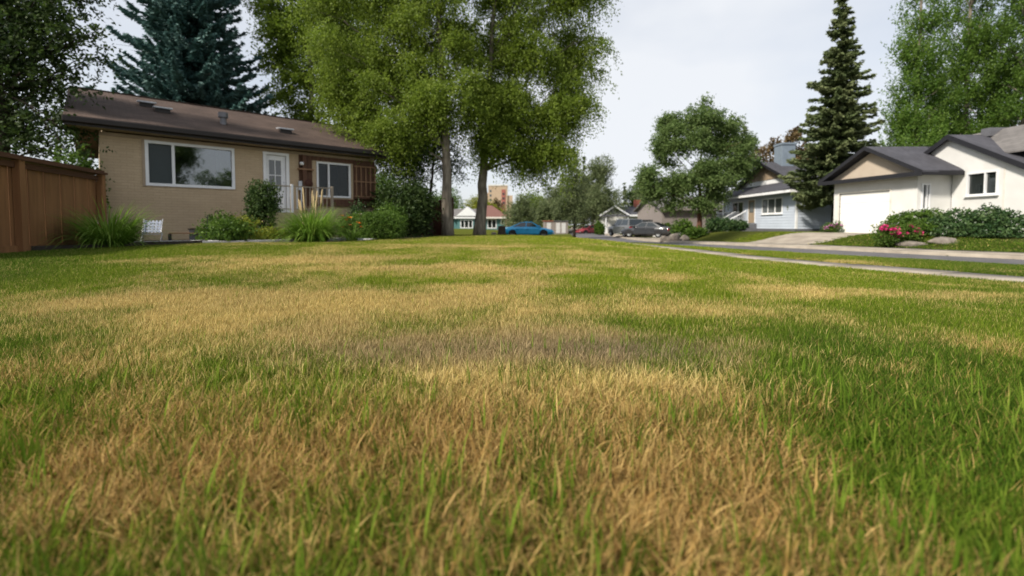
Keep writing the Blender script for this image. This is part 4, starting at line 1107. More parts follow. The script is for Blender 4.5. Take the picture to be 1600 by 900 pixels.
# ================================================================== white house with the garage (right)
GX, GY0, GY1 = 17.75, 20.8, 25.1
gz0 = .24
wh = thing('white_house', 'off white stucco house with dark roof and white garage door', 'house', (19.5, 20.8, gz0))
WO = (19.5, 20.8, gz0)
GF_ = Frame((17.7, GY1), (.75, -4.3))           # garage front, u from the far end towards the viewer
gl = math.hypot(.75, 4.3); GH = 2.98
GD = (.34, 3.10, gz0 + .02, gz0 + 2.15)
wall_open(GF_, gl, gz0 - .2, GH, .15, [GD], 'garage_wall', M['stucco'], wh, org=WO)
b = MB(); b.box(GD[0] - .09, GD[0], -.02, .1, gz0, GD[3] + .09, GF_); b.box(GD[1], GD[1] + .09, -.02, .1, gz0, GD[3] + .09, GF_); b.box(GD[0], GD[1], -.02, .1, GD[3], GD[3] + .09, GF_)
b.obj('door_frame', M['cream_trim'], wh, org=WO)
gdo = box('garage_door', M['garage'], wh, GD[0] + .003, GD[1] - .003, .10, .13, GD[2], GD[3] - .003, fr=GF_, org=WO)
ph = (GD[3] - GD[2] - .01) / 4
for i in range(4): box('panel', M['garage'], gdo, GD[0] + .008, GD[1] - .008, .068, .099, GD[2] + i * ph + .006, GD[2] + (i + 1) * ph - .002, fr=GF_, org=WO, bevel=.008)
# garage side wall with narrow window, and the main wall facing the street
GC = GF_(gl, 0, 0)
SW = Frame((GC.x, GC.y), (1, .03)); sl_ = 20.05 - GC.x
wall_open(SW, sl_, gz0 - .2, GH, .15, [(.20, .60, gz0 + 1.18, gz0 + 2.35)], 'garage_wall', M['stucco'], wh, org=WO)
window(SW, .20, .60, gz0 + 1.18, gz0 + 2.35, wh, mull=(.44,), fw=.06, proud=.035, m='white', glass='glass_grey', org=WO, sill=1)
MW = Frame((20.03, GC.y + .01), (0, -1)); ml = 6.0
WM = (.68, 1.98, 1.97, 2.98)
wall_open(MW, ml, gz0 - .2, 3.05, .16, [WM], 'house_wall', M['stucco'], wh, org=WO)
window(MW, *WM, wh, mull=(1.46,), fw=.07, proud=.045, m='white', glass='glass_dark', org=WO, sill=1)
b = MB(); b.box(2.16, 2.23, -.012, -.001, gz0, 3.05, MW); b.obj('corner_trim', M['cream_trim'], wh, org=WO)
# hidden far walls so that the house is closed
b = MB(); b.box(17.9, 30, 25.1, 25.25, gz0 - .2, 2.98); b.box(30, 30.15, 12, 25.25, gz0 - .2, 3.0); b.box(20.35, 30, 14.6, 14.75, gz0 - .2, 3.0); b.obj('rear_walls', M['stucco'], wh, org=WO)
# garage roof: ridge along +x over the middle of the front
gm = GF_(gl / 2, 0, 0); ov = .50
GE = GH + .06
eL, eR = GF_(-.55, -ov, GE), GF_(gl + .55, -ov, GE); ap = Vector((gm.x - ov - .02, gm.y - .1, 4.52))
bx = 24.0
def slab(pts, name, m, th=.09): return MB().prism(pts, (0, 0, th)).obj(name, m, wh, org=WO)
slab([eR, (19.98, GC.y - .56, GE), (20.6, gm.y - .1, 4.52), ap], 'roof', M['roof_dark'])
slab([eL, ap, (bx, gm.y - .1, 4.52), (bx, GY1 + .55, GE)], 'roof', M['roof_dark'])
# tan gable with a black fascia along its foot
gA, gB, gC_ = GF_(-.22, -.06, GH + .10), GF_(gl + .22, -.06, GH + .10), Vector((gm.x - .06, gm.y - .1, 4.40))
MB().prism([gA, gB, gC_], GF_.n * .14).obj('gable', M['stucco_tan'], wh, org=WO)
b = MB(); b.box(-.57, gl + .57, -ov - .02, -ov + .015, GE - .15, GE + .05, GF_); b.obj('fascia', M['black_trim'], wh, org=WO)
b = MB(); b.box(-.55, gl + .55, -ov + .018, .12, GE - .06, GE - .02, GF_); b.obj('soffit', M['black_trim'], wh, org=WO)
for e in (eL, eR):
    MB().prism([e + Vector((-.012, 0, -.10)), ap + Vector((-.012, 0, -.10)), ap + Vector((-.012, 0, .10)), e + Vector((-.012, 0, .10))], (.035, 0, 0)).obj('barge_board', M['black_trim'], wh, org=WO)
b = MB(); b.box(eR.x + .04, 19.98, GC.y - .60, GC.y - .565, GE - .12, GE + .06); b.obj('gutter', M['black_trim'], wh, org=WO)
b = MB(); b.box(eR.x + .10, 19.98, GC.y - .563, GC.y - .02, GE - .06, GE - .03); b.obj('soffit', M['cream_trim'], wh, org=WO)
# main gable facing the street
my = 20.9; mz = 4.72; sx = 19.80
k = .545
pe = lambda y: mz - k * abs(y - my)
MB().prism([(20.031, my - 3.05, 3.052), (20.031, my + 3.05, 3.052), (20.031, my + 2.95, pe(my + 2.95) - .02), (20.031, my, mz - .02), (20.031, my - 2.95, pe(my - 2.95) - .02)], (.16, 0, 0)).obj('gable', M['stucco'], wh, org=WO)
slab([(sx, my - 5.2, pe(my - 5.2)), (22.4, my - 5.2, pe(my - 5.2)), (22.4, my, mz), (sx, my, mz)], 'roof', M['roof_dark'])
slab([(sx, my, mz), (25.5, my, mz), (25.5, my + 4.3, pe(my + 4.3)), (sx, my + 4.3, pe(my + 4.3))], 'roof', M['roof_dark'])
for s_, e_ in ((-1, 5.2), (1, 4.3)):
    y1 = my + s_ * e_
    MB().prism([(sx - .012, my, mz - .13), (sx - .012, y1, pe(y1) - .13), (sx - .012, y1, pe(y1) + .10), (sx - .012, my, mz + .10)], (.035, 0, 0)).obj('barge_board', M['black_trim'], wh, org=WO)
# higher grey roof behind
slab([(20.25, 11.5, 3.63), (20.25, 21.85, 3.63), (21.9, 21.85, 4.95), (21.9, 11.5, 4.95)][::-1], 'upper_roof', M['roof_grey'], .06)
slab([(21.902, 11.5, 4.95), (21.902, 21.85, 4.95), (26.4, 21.85, 3.2), (26.4, 11.5, 3.2)][::-1], 'upper_roof', M['roof_grey'], .06)
rv = at(1553, 205, 20.7)
b = MB(); b.box(rv.x - .38, rv.x + .38, rv.y - .2, rv.y + .2, rv.z - .25, rv.z + .12); b.obj('roof_vent', M['metal_grey'], wh, org=WO)

# ================================================================== pale blue house with porch
BZ = .12
bh = thing('blue_grey_house', 'pale blue grey clapboard house with porch stairs and square chimney', 'house', (18.7, 30, BZ))
BO = (18.7, 30, BZ)
BFx = Frame((18.7, 40.5), (0, -1)); bl = 10.5; BH = 2.95        # street front, u runs towards the viewer
BSd = Frame((18.7, 30), (1, 0)); bs = 8.5
def clap(fr, U, z0, z1, name, skip=()):
    b = MB(); z = z0
    while z < z1 - .01:
        ze = min(z + .19, z1); segs = [(0, U)]
        for (a, c, e, f) in skip:
            if ze > e and z < f: segs = [q for s in segs for q in ((s[0], min(s[1], a)), (max(s[0], c), s[1])) if q[1] - q[0] > .01]
        for a, c in segs: b.add([fr(a, -.028, z), fr(c, -.028, z), fr(c, -.004, ze), fr(a, -.004, ze), fr(a, 0, z), fr(c, 0, z)], [(0, 1, 2, 3), (4, 5, 1, 0)])
        z = ze
    return stuff(b.obj(name, M['siding'], bh, org=BO))
b = MB(); b.box(18.7, 27.2, 30, 40.5, BZ - .2, BH); b.obj('wall', M['siding'], bh, org=BO)
OPW = [(6.4, 9.0, 1.50, 2.65), (4.5, 5.4, BZ + .75, 2.62), (1.9, 3.7, 1.2, 2.62)]
clap(BFx, bl, .45, BH, 'siding', [(a - .02, c + .02, e, f) for a, c, e, f in OPW]); clap(BSd, bs, .45, BH, 'siding', [(3.3, 4.1, 1.3, 2.6)])
b = MB(); b.box(-.02, bl + .02, -.02, -.002, BZ, .44, BFx); b.box(-.02, bs, -.02, -.002, BZ, .44, BSd); b.obj('foundation', M['metal_grey'], bh, org=BO)
b = MB(); b.box(bl - .09, bl + .03, -.034, -.03, .45, BH - .02, BFx); b.box(-.03, .09, -.034, -.03, .45, BH - .02, BSd); b.obj('corner_trim', M['siding_white'], bh, org=BO)
window(BFx, *OPW[0], bh, mull=(7.2, 8.1), fw=.09, proud=.045, m='siding_white', glass='glass_grey', org=BO, sill=1, glass_n=-.01)
window(BFx, *OPW[2], bh, mull=(2.8,), fw=.08, proud=.045, m='siding_white', glass='glass_dark', org=BO, sill=1, glass_n=-.01)
window(BSd, 3.3, 4.1, 1.3, 2.6, bh, fw=.08, proud=.045, m='siding_white', glass='glass_dark', org=BO, glass_n=-.01)
b = MB(); a, c, e, f = OPW[1]; b.box(a - .08, a, -.05, .0, e, f + .08, BFx); b.box(c, c + .08, -.05, .0, e, f + .08, BFx); b.box(a, c, -.05, 0, f, f + .08, BFx); b.obj('door_frame', M['siding_white'], bh, org=BO)
dr = box('door', M['board_tan'], bh, a, c, -.03, -.004, e, f, fr=BFx, org=BO); box('pane', M['glass_grey'], dr, a + .15, c - .15, -.036, -.031, e + .8, f - .15, fr=BFx, org=BO)
# porch deck, posts and stair with rails
box('porch_deck', M['metal_grey'], bh, .2, 5.75, -.95, -.036, BZ - .1, BZ + .7, fr=BFx, org=BO)
for u in (.3, 1.5): box('porch_post', M['siding_white'], bh, u, u + .14, -.68, -.52, BZ + .7, 2.86, fr=BFx, org=BO)
for i in range(4): box('step', M['metal_grey'], bh, 4.25, 5.75, -.952 - (i + 1) * .3, -.952 - i * .3, BZ - .1, BZ + .56 - i * .17, fr=BFx, org=BO)
for u in (4.15, 5.8):
    sr = MB().tube([BFx(u + .03, -.90, BZ + 1.65), BFx(u + .03, -2.2, BZ + .95)], .05, 6).obj('stair_rail', M['siding_white'], bh, org=BO)
    for i in range(9):
        n_ = -.95 - i * .15; box('baluster', M['metal_pale'], sr, u + .012, u + .048, n_ - .018, n_ + .018, BZ + .35 - i * .05, BZ + 1.60 - i * .08, fr=BFx, org=BO)
for u0, u1 in ((.46, 1.5), (1.66, 4.1)):
    pr = box('porch_rail', M['siding_white'], bh, u0, u1, -.64, -.56, BZ + 1.60, BZ + 1.66, fr=BFx, org=BO)
    for i in range(int((u1 - u0) / .16)): box('baluster', M['metal_pale'], pr, u0 + .05 + i * .16, u0 + .085 + i * .16, -.62, -.58, BZ + .7, BZ + 1.6, fr=BFx, org=BO)
# skirt roof, hipped over the near corner
sk = MB()
e0, e1, e2 = (17.1, 41.0, 2.98), (17.95, 29.55, 2.98), (27.5, 29.55, 2.98)
e0 = (17.95, 41.0, 2.98); i0, i1, i2 = (20.45, 41.0, 3.88), (20.45, 32.6, 3.88), (27.5, 32.6, 3.88)
sk.prism([e0, e1, i1, i0], (0, 0, .08)); sk.prism([e1, e2, i2, i1], (0, 0, .079)); sk.obj('skirt_roof', M['roof_dark'], bh, org=BO)
b = MB(); b.box(17.90, 17.94, 29.52, 41.0, 2.83, 3.0); b.box(17.945, 27.5, 29.50, 29.545, 2.83, 3.0); b.obj('gutter', M['siding_white'], bh, org=BO)
# upper block with white band and tan board gable
uy0, uy1, um, uz, ue = 33.2, 40.8, 37.0, 5.70, 4.02
b = MB(); b.box(20.58, 27, uy0, uy1, 3.0, ue - .03); b.prism([(20.5, uy0 + .02, 3.0), (20.5, uy1 - .02, 3.0), (20.5, uy1 - .02, ue), (20.5, uy1 - .8, ue + .32), (20.5, uy0 + .8, ue + .32), (20.5, uy0 + .02, ue)], (.078, 0, 0)); b.obj('upper_wall', M['siding_white'], bh, org=BO)
gab = MB().prism([(20.46, uy0 + .75, ue + .30), (20.46, uy1 - .75, ue + .30), (20.46, um, uz - .06)], (.1, 0, 0)).obj('gable', M['board_tan'], bh, org=BO)
for i in range(12):
    y = uy0 + .35 + i * .63; zt = uz - .15 - abs(y - um) * (uz - ue) / 3.8
    if zt > ue + .42: box('batten', M['board_tan'], gab, 20.43, 20.457, y, y + .06, ue + .32, zt, org=BO)
for s in (-1, 1):
    yE = um + s * 4.15; zE = uz - 4.15 * (uz - ue) / 3.8 + .02
    MB().prism([(20.0, um, uz), (27.6, um, uz), (27.6, yE, zE), (20.0, yE, zE)], (0, 0, .08)).obj('roof', M['roof_dark'], bh, org=BO)
    MB().prism([(19.985, um, uz - .12), (19.985, yE, zE - .12), (19.985, yE, zE + .09), (19.985, um, uz + .09)], (.03, 0, 0)).obj('barge_board', M['black_trim'], bh, org=BO)
c0 = at(1226, 262, 36.5)
box('chimney', M['chimney'], bh, c0.x - .53, c0.x + .53, 36.0, 37.1, 4.8, .7 + (352 - 228) / 711 * 36.2, org=BO, bevel=.02)
box('chimney_cap', M['chimney'], bh, c0.x - .58, c0.x + .58, 35.95, 37.15, .7 + (352 - 228) / 711 * 36.2 + .002, .7 + (352 - 225) / 711 * 36.2, org=BO)

# ================================================================== plants in front of the right-hand houses
def rock(name, label, px, py, Y, w, d, h, seed, group=None, sink=.12):
    p = at(px, py, Y); g = np.random.default_rng(seed); nu, nv = 18, 10; V = []
    f = [(g.normal(size=3) * k, g.random() * 6.28, a) for k, a in ((1.6, .16), (2.6, .12), (5, .06), (9, .03))]
    pl = [(unit(g, 1)[0], g.uniform(.58, .86)) for _ in range(16)]
    for i in range(nv + 1):
        th = math.pi * i / nv
        for k in range(nu):
            a = 2 * math.pi * k / nu; u = np.array([math.sin(th) * math.cos(a), math.sin(th) * math.sin(a), math.cos(th)])
            r = 1 + sum(am * math.sin(u @ kk + ph) for kk, ph, am in f)
            for n_, dd in pl:
                c = u @ n_
                if c > 0: r = min(r, dd / c)
            V.append(u * r * np.array([w / 2, d / 2, h * .62]) + np.array([0, 0, h * .42 - sink]))
    F = [(i * nu + k, (i + 1) * nu + k, (i + 1) * nu + (k + 1) % nu, i * nu + (k + 1) % nu) for i in range(nv) for k in range(nu)]
    o = mesh_np(name, np.array(V), np.array(F), M['rock'], None, smooth=False)
    o.location = (p.x, p.y, hz(p.x, p.y)); return tag(o, label, 'boulder', group)
rock('boulder', 'long low brown boulder beside the hot pink flowers', 1427, 374, 17.7, 1.55, .8, .38, 81)
rock('boulder', 'grey wedge shaped boulder right of the long brown one, under the big shrub', 1478, 375, 17.3, 1.4, .8, .38, 83)

def big_shrub(label, spots, leaf, m, seed, nt, **k):
    """spots: px, py, depth, radius in metres; base under the middle"""
    c = [at(px, py, Y) for px, py, Y, r in spots]; bx = sum(v.x for v in c) / len(c); by = sum(v.y for v in c) / len(c); bz = hz(bx, by)
    cl = [(v.x - bx, v.y - by, v.z - bz, r, r, r * .75) for v, (_, _, _, r) in zip(c, spots)]
    return bush('shrub', label, 'shrub', (bx, by, bz), cl, nt, 8, leaf, m, seed=seed, **k)
big_shrub('wide dark green leafy shrub under the white house window', [(1465, 352, 18.6, .46), (1500, 345, 18.4, .55), (1530, 352, 17.7, .54), (1565, 352, 17.0, .50), (1590, 358, 16.6, .38), (1545, 340, 17.6, .47), (1510, 362, 17.6, .40), (1550, 364, 16.9, .36), (1480, 362, 18.0, .36), (1583, 340, 16.9, .22), (1525, 366, 17.2, .34), (1585, 368, 16.4, .3)], .12, 'lf_shrub', 91, 1500, length=.3, droop=.35, aspect=.5, bark='bark_dark')
big_shrub('lighter green leafy shrub behind the hot pink flowers by the garage', [(1408, 347, 18.8, .38), (1432, 344, 19.2, .42), (1456, 342, 19.0, .40), (1395, 354, 18.6, .30), (1440, 358, 18.6, .38), (1420, 362, 18.5, .3)], .10, 'lf_hedge', 92, 800, bark='bark_dark')

def flower_bush(label, px, py, Y, w, h, nfl, m, seed, leafm='lf_hedge', nt=520, extra=None, rf=.10):
    p = at(px, py, Y); g = np.random.default_rng(seed)
    cl = [(g.uniform(-.36, .36) * w, g.uniform(-.25, .25) * w, g.uniform(.3, .62) * h, w * .2, w * .2, h * .28) for _ in range(8)]
    t = bush('flower_bush', label, 'flowers', (p.x, p.y, hz(p.x, p.y)), cl, nt, 8, .07, leafm, seed=seed)
    for i in range(nfl):
        c = cl[i % 8]; u = unit(g, 1)[0]; u[1] = -abs(u[1]); u[2] = abs(u[2]) * .9
        q = np.array(c[:3]) + u * np.array(c[3:]) * 1.12; b = MB()
        mm = extra if (extra and i == 0) else m
        for k in range(14):
            d = unit(g, 1)[0]; d[2] = abs(d[2]) * .8; d[1] = -abs(d[1]) if k % 2 else d[1]; s = np.cross(d, unit(g, 1)[0]); s /= np.linalg.norm(s)
            r = rf * g.uniform(.8, 1.2); b.add([q + d * r * .2, q + d * r * .7 + s * r * .42, q + d * r * 1.1, q + d * r * .7 - s * r * .42], [(0, 1, 2, 3)])
        b.obj('flower_head', M[mm], t)
    return t
flower_bush('hot pink flowering bush in front of the white garage door', 1392, 376, 18.0, 1.2, 1.0, 26, 'petal_pink', 95, extra='petal_white', rf=.13)
flower_bush('trailing hot pink flowers left of the dark shrub above the boulders', 1424, 369, 18.1, .95, .8, 14, 'petal_pink', 96, rf=.11)
flower_bush('small lilac pink hydrangea at the far corner of the garage', 1297, 367, 24.6, .75, .62, 12, 'petal_lilac', 97, rf=.13, nt=300)
# planting under the street tree in the middle distance
for i, (lab, px, py, Y, w, h, m) in enumerate((
        ('grey green shrub left of the porch stairs, nearest the steps', 1150, 371, 33, 1.7, .8, 'lf_shrub'), ('spreading dark shrub under the leafy street tree', 1122, 371, 34, 2.2, 1.15, 'lf_shrub'),
        ('tall dark shrub against the grey wall beside the blue house porch', 1120, 366, 40, 1.6, 1.7, 'lf_dark'), ('pale green shrub left of the red brown trunk', 1066, 371, 36, 2.2, 1.7, 'lf_hedge'),
        ('low green plant between the pale rocks and the street tree', 1090, 373, 33, 1.6, .8, 'lf_hedge'))):
    bush_at('shrub', lab, 'shrub', px, py, Y, w, h, 520, 8, .14, m, 101 + i, bark='bark_dark')
for i, (px, Y, w, h, lab) in enumerate(((1040, 32, .9, .55, 'leftmost pale rock in the row by the dark sedan'), (1054, 32, 1.0, .75, 'tallest pale rock in the row left of the street tree'), (1070, 32.4, .8, .6, 'rightmost pale rock below the pale green shrub'))):
    rock('boulder', lab, px, 374, Y, w, .6, h, 110 + i, 'pale rocks under the street tree')

# ================================================================== trees on the right
Y = 37
x0 = xat(1092, Y)
def px_clumps(Yc, xb, zb, spots, sq=.9):
    return [(xat(px, Yc) - xb, dy, .7 + (352 - py) / 711 * Yc - zb, r, r, r * sq) for px, py, dy, r in spots]
zb = hz(x0, Y)
tree('street_tree', 'leafy olive green street tree with red brown trunk before the grey wall', 'tree', (x0, Y, zb), [(0, 0, 0), (.05, 0, 1.6), (0, 0, 4), (.1, 0, 8)], .24,
     px_clumps(Y, x0, zb, ((1090, 185, 0, 1.1), (1060, 200, .2, 1.1), (1125, 195, .3, 1.1), (1045, 240, 0, 1.2), (1090, 230, -.3, 1.3), (1140, 230, .2, 1.3), (1160, 225, .3, .8), (1060, 280, -.3, 1.2), (1015, 275, 0, .8), (1030, 300, .2, .9), (1005, 290, .2, .55), (1110, 275, -.4, 1.4), (1150, 270, .2, 1.1), (1118, 303, -.3, .8), (1090, 320, -.5, .9), (1175, 255, .3, .6), (1055, 322, .0, .7), (1098, 165, .1, .5), (1030, 225, .1, .7))),
     5200, 14, .18, 'lf_olive', 'bark_red', length=.8, droop=.25, shell=.3, spread=.10, seed=121, up=.2)
conifer('spruce_tree', 'dark spiky spruce peeking out behind the right side of the street tree', (xat(1160, 52), 52, -.2), 12.6, 3.2, 'lf_spruce_green', z0=1, dz=.45, nb=10, per=34, needle=.42, seed=122)
tx = xat(1304, 28.3)
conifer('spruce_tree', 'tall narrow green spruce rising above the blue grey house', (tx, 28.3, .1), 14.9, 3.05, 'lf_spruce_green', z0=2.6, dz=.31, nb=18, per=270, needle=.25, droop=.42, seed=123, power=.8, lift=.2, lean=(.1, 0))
Y = 50; x = xat(1225, Y)
tree('rusty_tree', 'rusty brown tree behind the square blue grey chimney', 'tree', (x, Y, 0), [(0, 0, 0), (0, 0, 5), (.4, 0, 9.6)], .25, px_clumps(Y, x, 0, ((1205, 228, 0, .8), (1185, 243, 0, .9), (1237, 215, 0, .9), (1250, 240, 0, 1.2), (1222, 245, .3, 1.2), (1195, 262, .2, 1.1), (1240, 262, .2, 1.3), (1240, 208, .2, .5))), 900, 12, .26, 'lf_brown', length=.8, droop=.5, shell=.3, seed=124, bark='bark_dark')
def column_poplar(label, px, Y, H, r, seed, m='lf_column', nt=2700):
    g = np.random.default_rng(seed); x = xat(px, Y); cl = []
    for i in range(34):
        f = (i + .5) / 34; z = 2.0 + (H - 2.0) * f; rr = r * min(1, .6 + 1.4 * f) * (1 - max(0, f - .45) ** 1.2 * 1.35)
        a = i * 2.4 + g.random(); q = rr * g.uniform(.25, .75)
        k = max(.4, rr * g.uniform(.26, .42)); cl.append((math.cos(a) * q, math.sin(a) * q, z, k, k, k * 1.7))
    return tree('columnar_poplar', label, 'tree', (x, Y, hz(x, Y)), [(0, 0, 0), (.1, 0, 5), (0, 0, 12), (.1, 0, H)], .3, cl, nt, 16, .17, m, group='columnar poplars behind the white house', length=1.0, droop=-.7, shell=.2, spread=.07, seed=seed, up=.9, twigs=1)
column_poplar('columnar poplar nearest the tall spruce, left of its row', 1424, 37, 21, 2.5, 131)
column_poplar('columnar poplar above the white house gable, middle of its row', 1500, 38, 25, 2.6, 132, nt=2900)
column_poplar('columnar poplar at the right edge of the picture, darkest of its row', 1592, 35, 25, 2.7, 133, 'lf_hedge', 2700)
column_poplar('columnar poplar half hidden between the tall spruce and its row', 1462, 46, 15, 3.0, 134, 'lf_dark', 2200)
column_poplar('short columnar poplar peeking over the grey roof between its taller neighbours', 1548, 42, 18, 2.8, 136, 'lf_hedge', 2300)
bush_at('large_shrub', 'dark bushy tree mass filling the gap behind the garage roof', 'shrub', 1420, 320, 33, 7.5, 7.6, 1500, 10, .19, 'lf_hedge', 135, length=.7, bark='bark_dark', ncl=16)

# ================================================================== vehicles
def car(name, label, cat, loc, rz, L_, W_, H_, paint_m, prof, cab, wheels, wr, rimm='rim', group=None, lights_front=1):
    """x forward, y left; prof: (x, z of the lower body's top, half-width); cab: roof outline (x, z) from the rear to the front"""
    t = thing(name, label, cat, loc, rz, group); w2 = W_ / 2
    # lower body: rings along its length
    V, F = [], []; n = len(prof); k = 10
    for x, z, hw, zb in prof:
        for y, zz in ((-.80, zb), (-.97, zb + .12), (-1, zb + (z - zb) * .55), (-.97, z - .06), (-.86, z), (.86, z), (.97, z - .06), (1, zb + (z - zb) * .55), (.97, zb + .12), (.80, zb)): V.append((x, y * hw, zz))
    for i in range(n - 1): F += [(i * k + j, i * k + (j + 1) % k, (i + 1) * k + (j + 1) % k, (i + 1) * k + j) for j in range(k)]
    b = MB().add(V, F + [tuple(range(k)), tuple(range((n - 1) * k, n * k))[::-1]])
    body = b.obj('body', paint_m, t, True)
    # cabin
    (xa, za), (xb, zbb), (xc, zc), (xd, zd) = cab; lo, hi = w2 * .90, w2 * .72
    pts = [(xa, lo, za), (xb, hi, zbb), (xc, hi, zc), (xd, lo, zd)]
    V = [(x, s * y, z) for s in (-1, 1) for x, y, z in pts]
    xm, zm = (xb + xc) / 2, max(zbb, zc) + .035
    V += [(xm, -hi, zm), (xm, hi, zm)]
    MB().add(V, [(0, 1, 8, 2, 3), (7, 6, 9, 5, 4), (0, 4, 5, 1), (1, 5, 9, 8), (8, 9, 6, 2), (2, 6, 7, 3)]).obj('cabin', paint_m, t)
    gl = M['car_glass']
    def panel(nm, q, off, parent=t, m=gl):
        q = [Vector(p) for p in q]; nn = (q[1] - q[0]).cross(q[2] - q[0]).normalized(); 
        if nn.dot(Vector(off)) < 0: nn = -nn
        return MB().prism([p + nn * .004 for p in q], nn * .010).obj(nm, m, parent)
    lerp = lambda a, c, f: tuple(a[i] + (c[i] - a[i]) * f for i in range(3))
    # windscreen and rear window
    for (A, Bq, off, nm) in (((xd, lo, zd), (xc, hi, zc), (1, 0, .5), 'windscreen'), ((xa, lo, za), (xb, hi, zbb), (-1, 0, .5), 'rear_window')):
        a0, a1 = lerp(A, Bq, .08), lerp(A, Bq, .93)
        panel(nm, [(a0[0], -a0[1] * .92, a0[2]), (a0[0], a0[1] * .92, a0[2]), (a1[0], a1[1] * .92, a1[2]), (a1[0], -a1[1] * .92, a1[2])], off)
    for s in (-1, 1):
        # side glass split by the middle pillar
        B0 = lambda f: (xa + (xd - xa) * f, s * lo, za + (zd - za) * f)
        T0 = lambda f: (xb + (xc - xb) * f, s * hi, zbb + (zc - zbb) * f)
        for f0, f1, h0, h1 in ((.10, .50, .08, .47), (.54, .90, .53, .93)):
            panel('side_window', [lerp(B0(f0), T0(h0), .10), lerp(B0(f1), T0(h1), .10), lerp(B0(f1), T0(h1), .90), lerp(B0(f0), T0(h0), .90)], (0, s, .3))
        dx = xa + (xd - xa) * .52; yb = s * (w2 + .002)
        for x0, x1 in ((xa + (xd - xa) * .22, dx - .015), (dx + .015, xd - (xd - xa) * .08)):
            d = MB().box(x0, x1, min(yb - s * .05, yb + s * .006), max(yb - s * .05, yb + s * .006), .34, za - .10).obj('door', paint_m, t, bevel=.004)
            box('handle', M['plastic'], d, x0 + .06, x0 + .22, min(yb + s * .007, yb + s * .03), max(yb + s * .007, yb + s * .03), za - .22, za - .19)
        m_ = MB().box(xd - .28, xd - .14, min(s * lo, s * (lo + .2)), max(s * lo, s * (lo + .2)), zd + .03, zd + .15).obj('side_mirror', paint_m, t, bevel=.02)
        for wx in wheels:
            yo = s * (w2 - .19)
            wt = MB().lathe([(wr * .62, .0), (wr * .96, .0), (wr, .03), (wr, .17), (wr * .96, .205), (wr * .64, .21)], (wx, yo, wr), (0, s, 0), 22).obj('tyre', M['rubber'], t, True)
            MB().lathe([(0, .16), (wr * .2, .185), (wr * .3, .16), (wr * .58, .19), (wr * .64, .205)], (wx, yo, wr), (0, s, 0), 10).obj('rim', M[rimm], wt)
            arch = []
            for i in range(13):
                a = math.pi * i / 12; arch.append((wx + math.cos(a) * wr * 1.16, s * (w2 - .006), wr + math.sin(a) * wr * 1.16))
            MB().prism([*arch], (0, s * .012, 0)).obj('wheel_arch', M['plastic'], t)
        xf, xr = prof[-1][0], prof[0][0]; zf = prof[-1][1]; zr = prof[0][1]
        hwf, hwr = prof[-1][2], prof[0][2]
        MB().box(xf - .22, xf + .015, *sorted((s * hwf * .60, s * (hwf * 1.0 + .01))), zf - .24, zf - .09).obj('headlight', M['lamp_clear'], t, bevel=.02)
        MB().box(xr - .015, xr + .16, *sorted((s * hwr * .62, s * (hwr * 1.0 + .012))), zr - .30, zr - .10).obj('tail_light', M['lamp_red'], t, bevel=.02)
    xf, xr = prof[-1][0], prof[0][0]
    for x, hw, nm in ((xf, prof[-1][2], 'front_bumper'), (xr, prof[0][2], 'rear_bumper')):
        MB().box(x - .10, x + .06 if x > 0 else x + .10, -hw * .98, hw * .98, .30, .50).obj(nm, paint_m if x > 0 else M['plastic'], t, bevel=.04)
    MB().box(xr - .03, xr + .02, -.26, .26, .58, .70).obj('number_plate', M['plate'], t)
    return t
SED = [(-2.22, .80, .74, .34), (-2.05, .92, .84, .28), (-1.4, .95, .88, .22), (-.6, .93, .89, .2), (.5, .92, .89, .2), (1.1, .88, .885, .2), (1.7, .80, .86, .22), (2.08, .70, .80, .26), (2.24, .58, .70, .32)]
SED_C = [(-1.75, .90), (-.62, 1.37), (.28, 1.40), (1.18, .90)]
CY_ = 41.2
cx_ = xat(826, CY_)
car('parked_car', 'bright blue parked car seen side on beyond the poplars', 'car', (cx_, CY_, -.40), R(-4), 4.46, 1.78, 1.44, M['blue_paint'], SED, SED_C, (-1.38, 1.36), .33)
DS = [(-2.36, .92, .78, .36), (-2.2, 1.0, .86, .28), (-1.5, 1.02, .91, .22), (-.6, .98, .92, .2), (.5, .96, .92, .2), (1.2, .90, .91, .2), (1.9, .82, .88, .22), (2.25, .72, .82, .26), (2.40, .60, .72, .32)]
DC = [(-1.72, .99), (-.82, 1.43), (.22, 1.45), (1.15, .95)]
p = at(1011, 374, 43.5)
car('parked_car', 'dark grey sedan parked with its rear towards the street', 'car', (p.x, p.y, hz(p.x, p.y) + .06), R(140), 4.8, 1.84, 1.46, M['grey_paint'], DS, DC, (-1.45, 1.42), .34)
SUVP = [(-2.3, 1.06, .84, .40), (-2.2, 1.12, .90, .34), (-1.0, 1.12, .94, .28), (.6, 1.10, .94, .28), (1.3, 1.06, .93, .28), (2.1, 1.0, .90, .3), (2.3, .86, .82, .36)]
SUVC = [(-2.2, 1.10), (-1.98, 1.74), (.4, 1.77), (1.15, 1.08)]
p = at(977, 374, 47)
car('parked_suv', 'black and silver vehicle parked rear on, left of the dark sedan', 'car', (p.x, p.y, hz(p.x, p.y) + .06), R(105), 4.6, 1.88, 1.77, M['silver_paint'], SUVP, SUVC, (-1.4, 1.4), .37)
p = at(1003, 372, 51)
car('parked_suv', 'black vehicle mostly hidden behind the dark sedan', 'car', (p.x, p.y, hz(p.x, p.y) + .06), R(95), 4.6, 1.88, 1.77, M['black_paint'], SUVP, SUVC, (-1.4, 1.4), .37)
p = at(923, 369, 70)
car('parked_car', 'small faded red car parked far down the street by the boxed shrub', 'car', (p.x, p.y, hz(p.x, p.y) + .02), R(200), 4.46, 1.78, 1.44, M['red_paint'], SED, SED_C, (-1.38, 1.36), .33)
p = at(906, 369, 74)
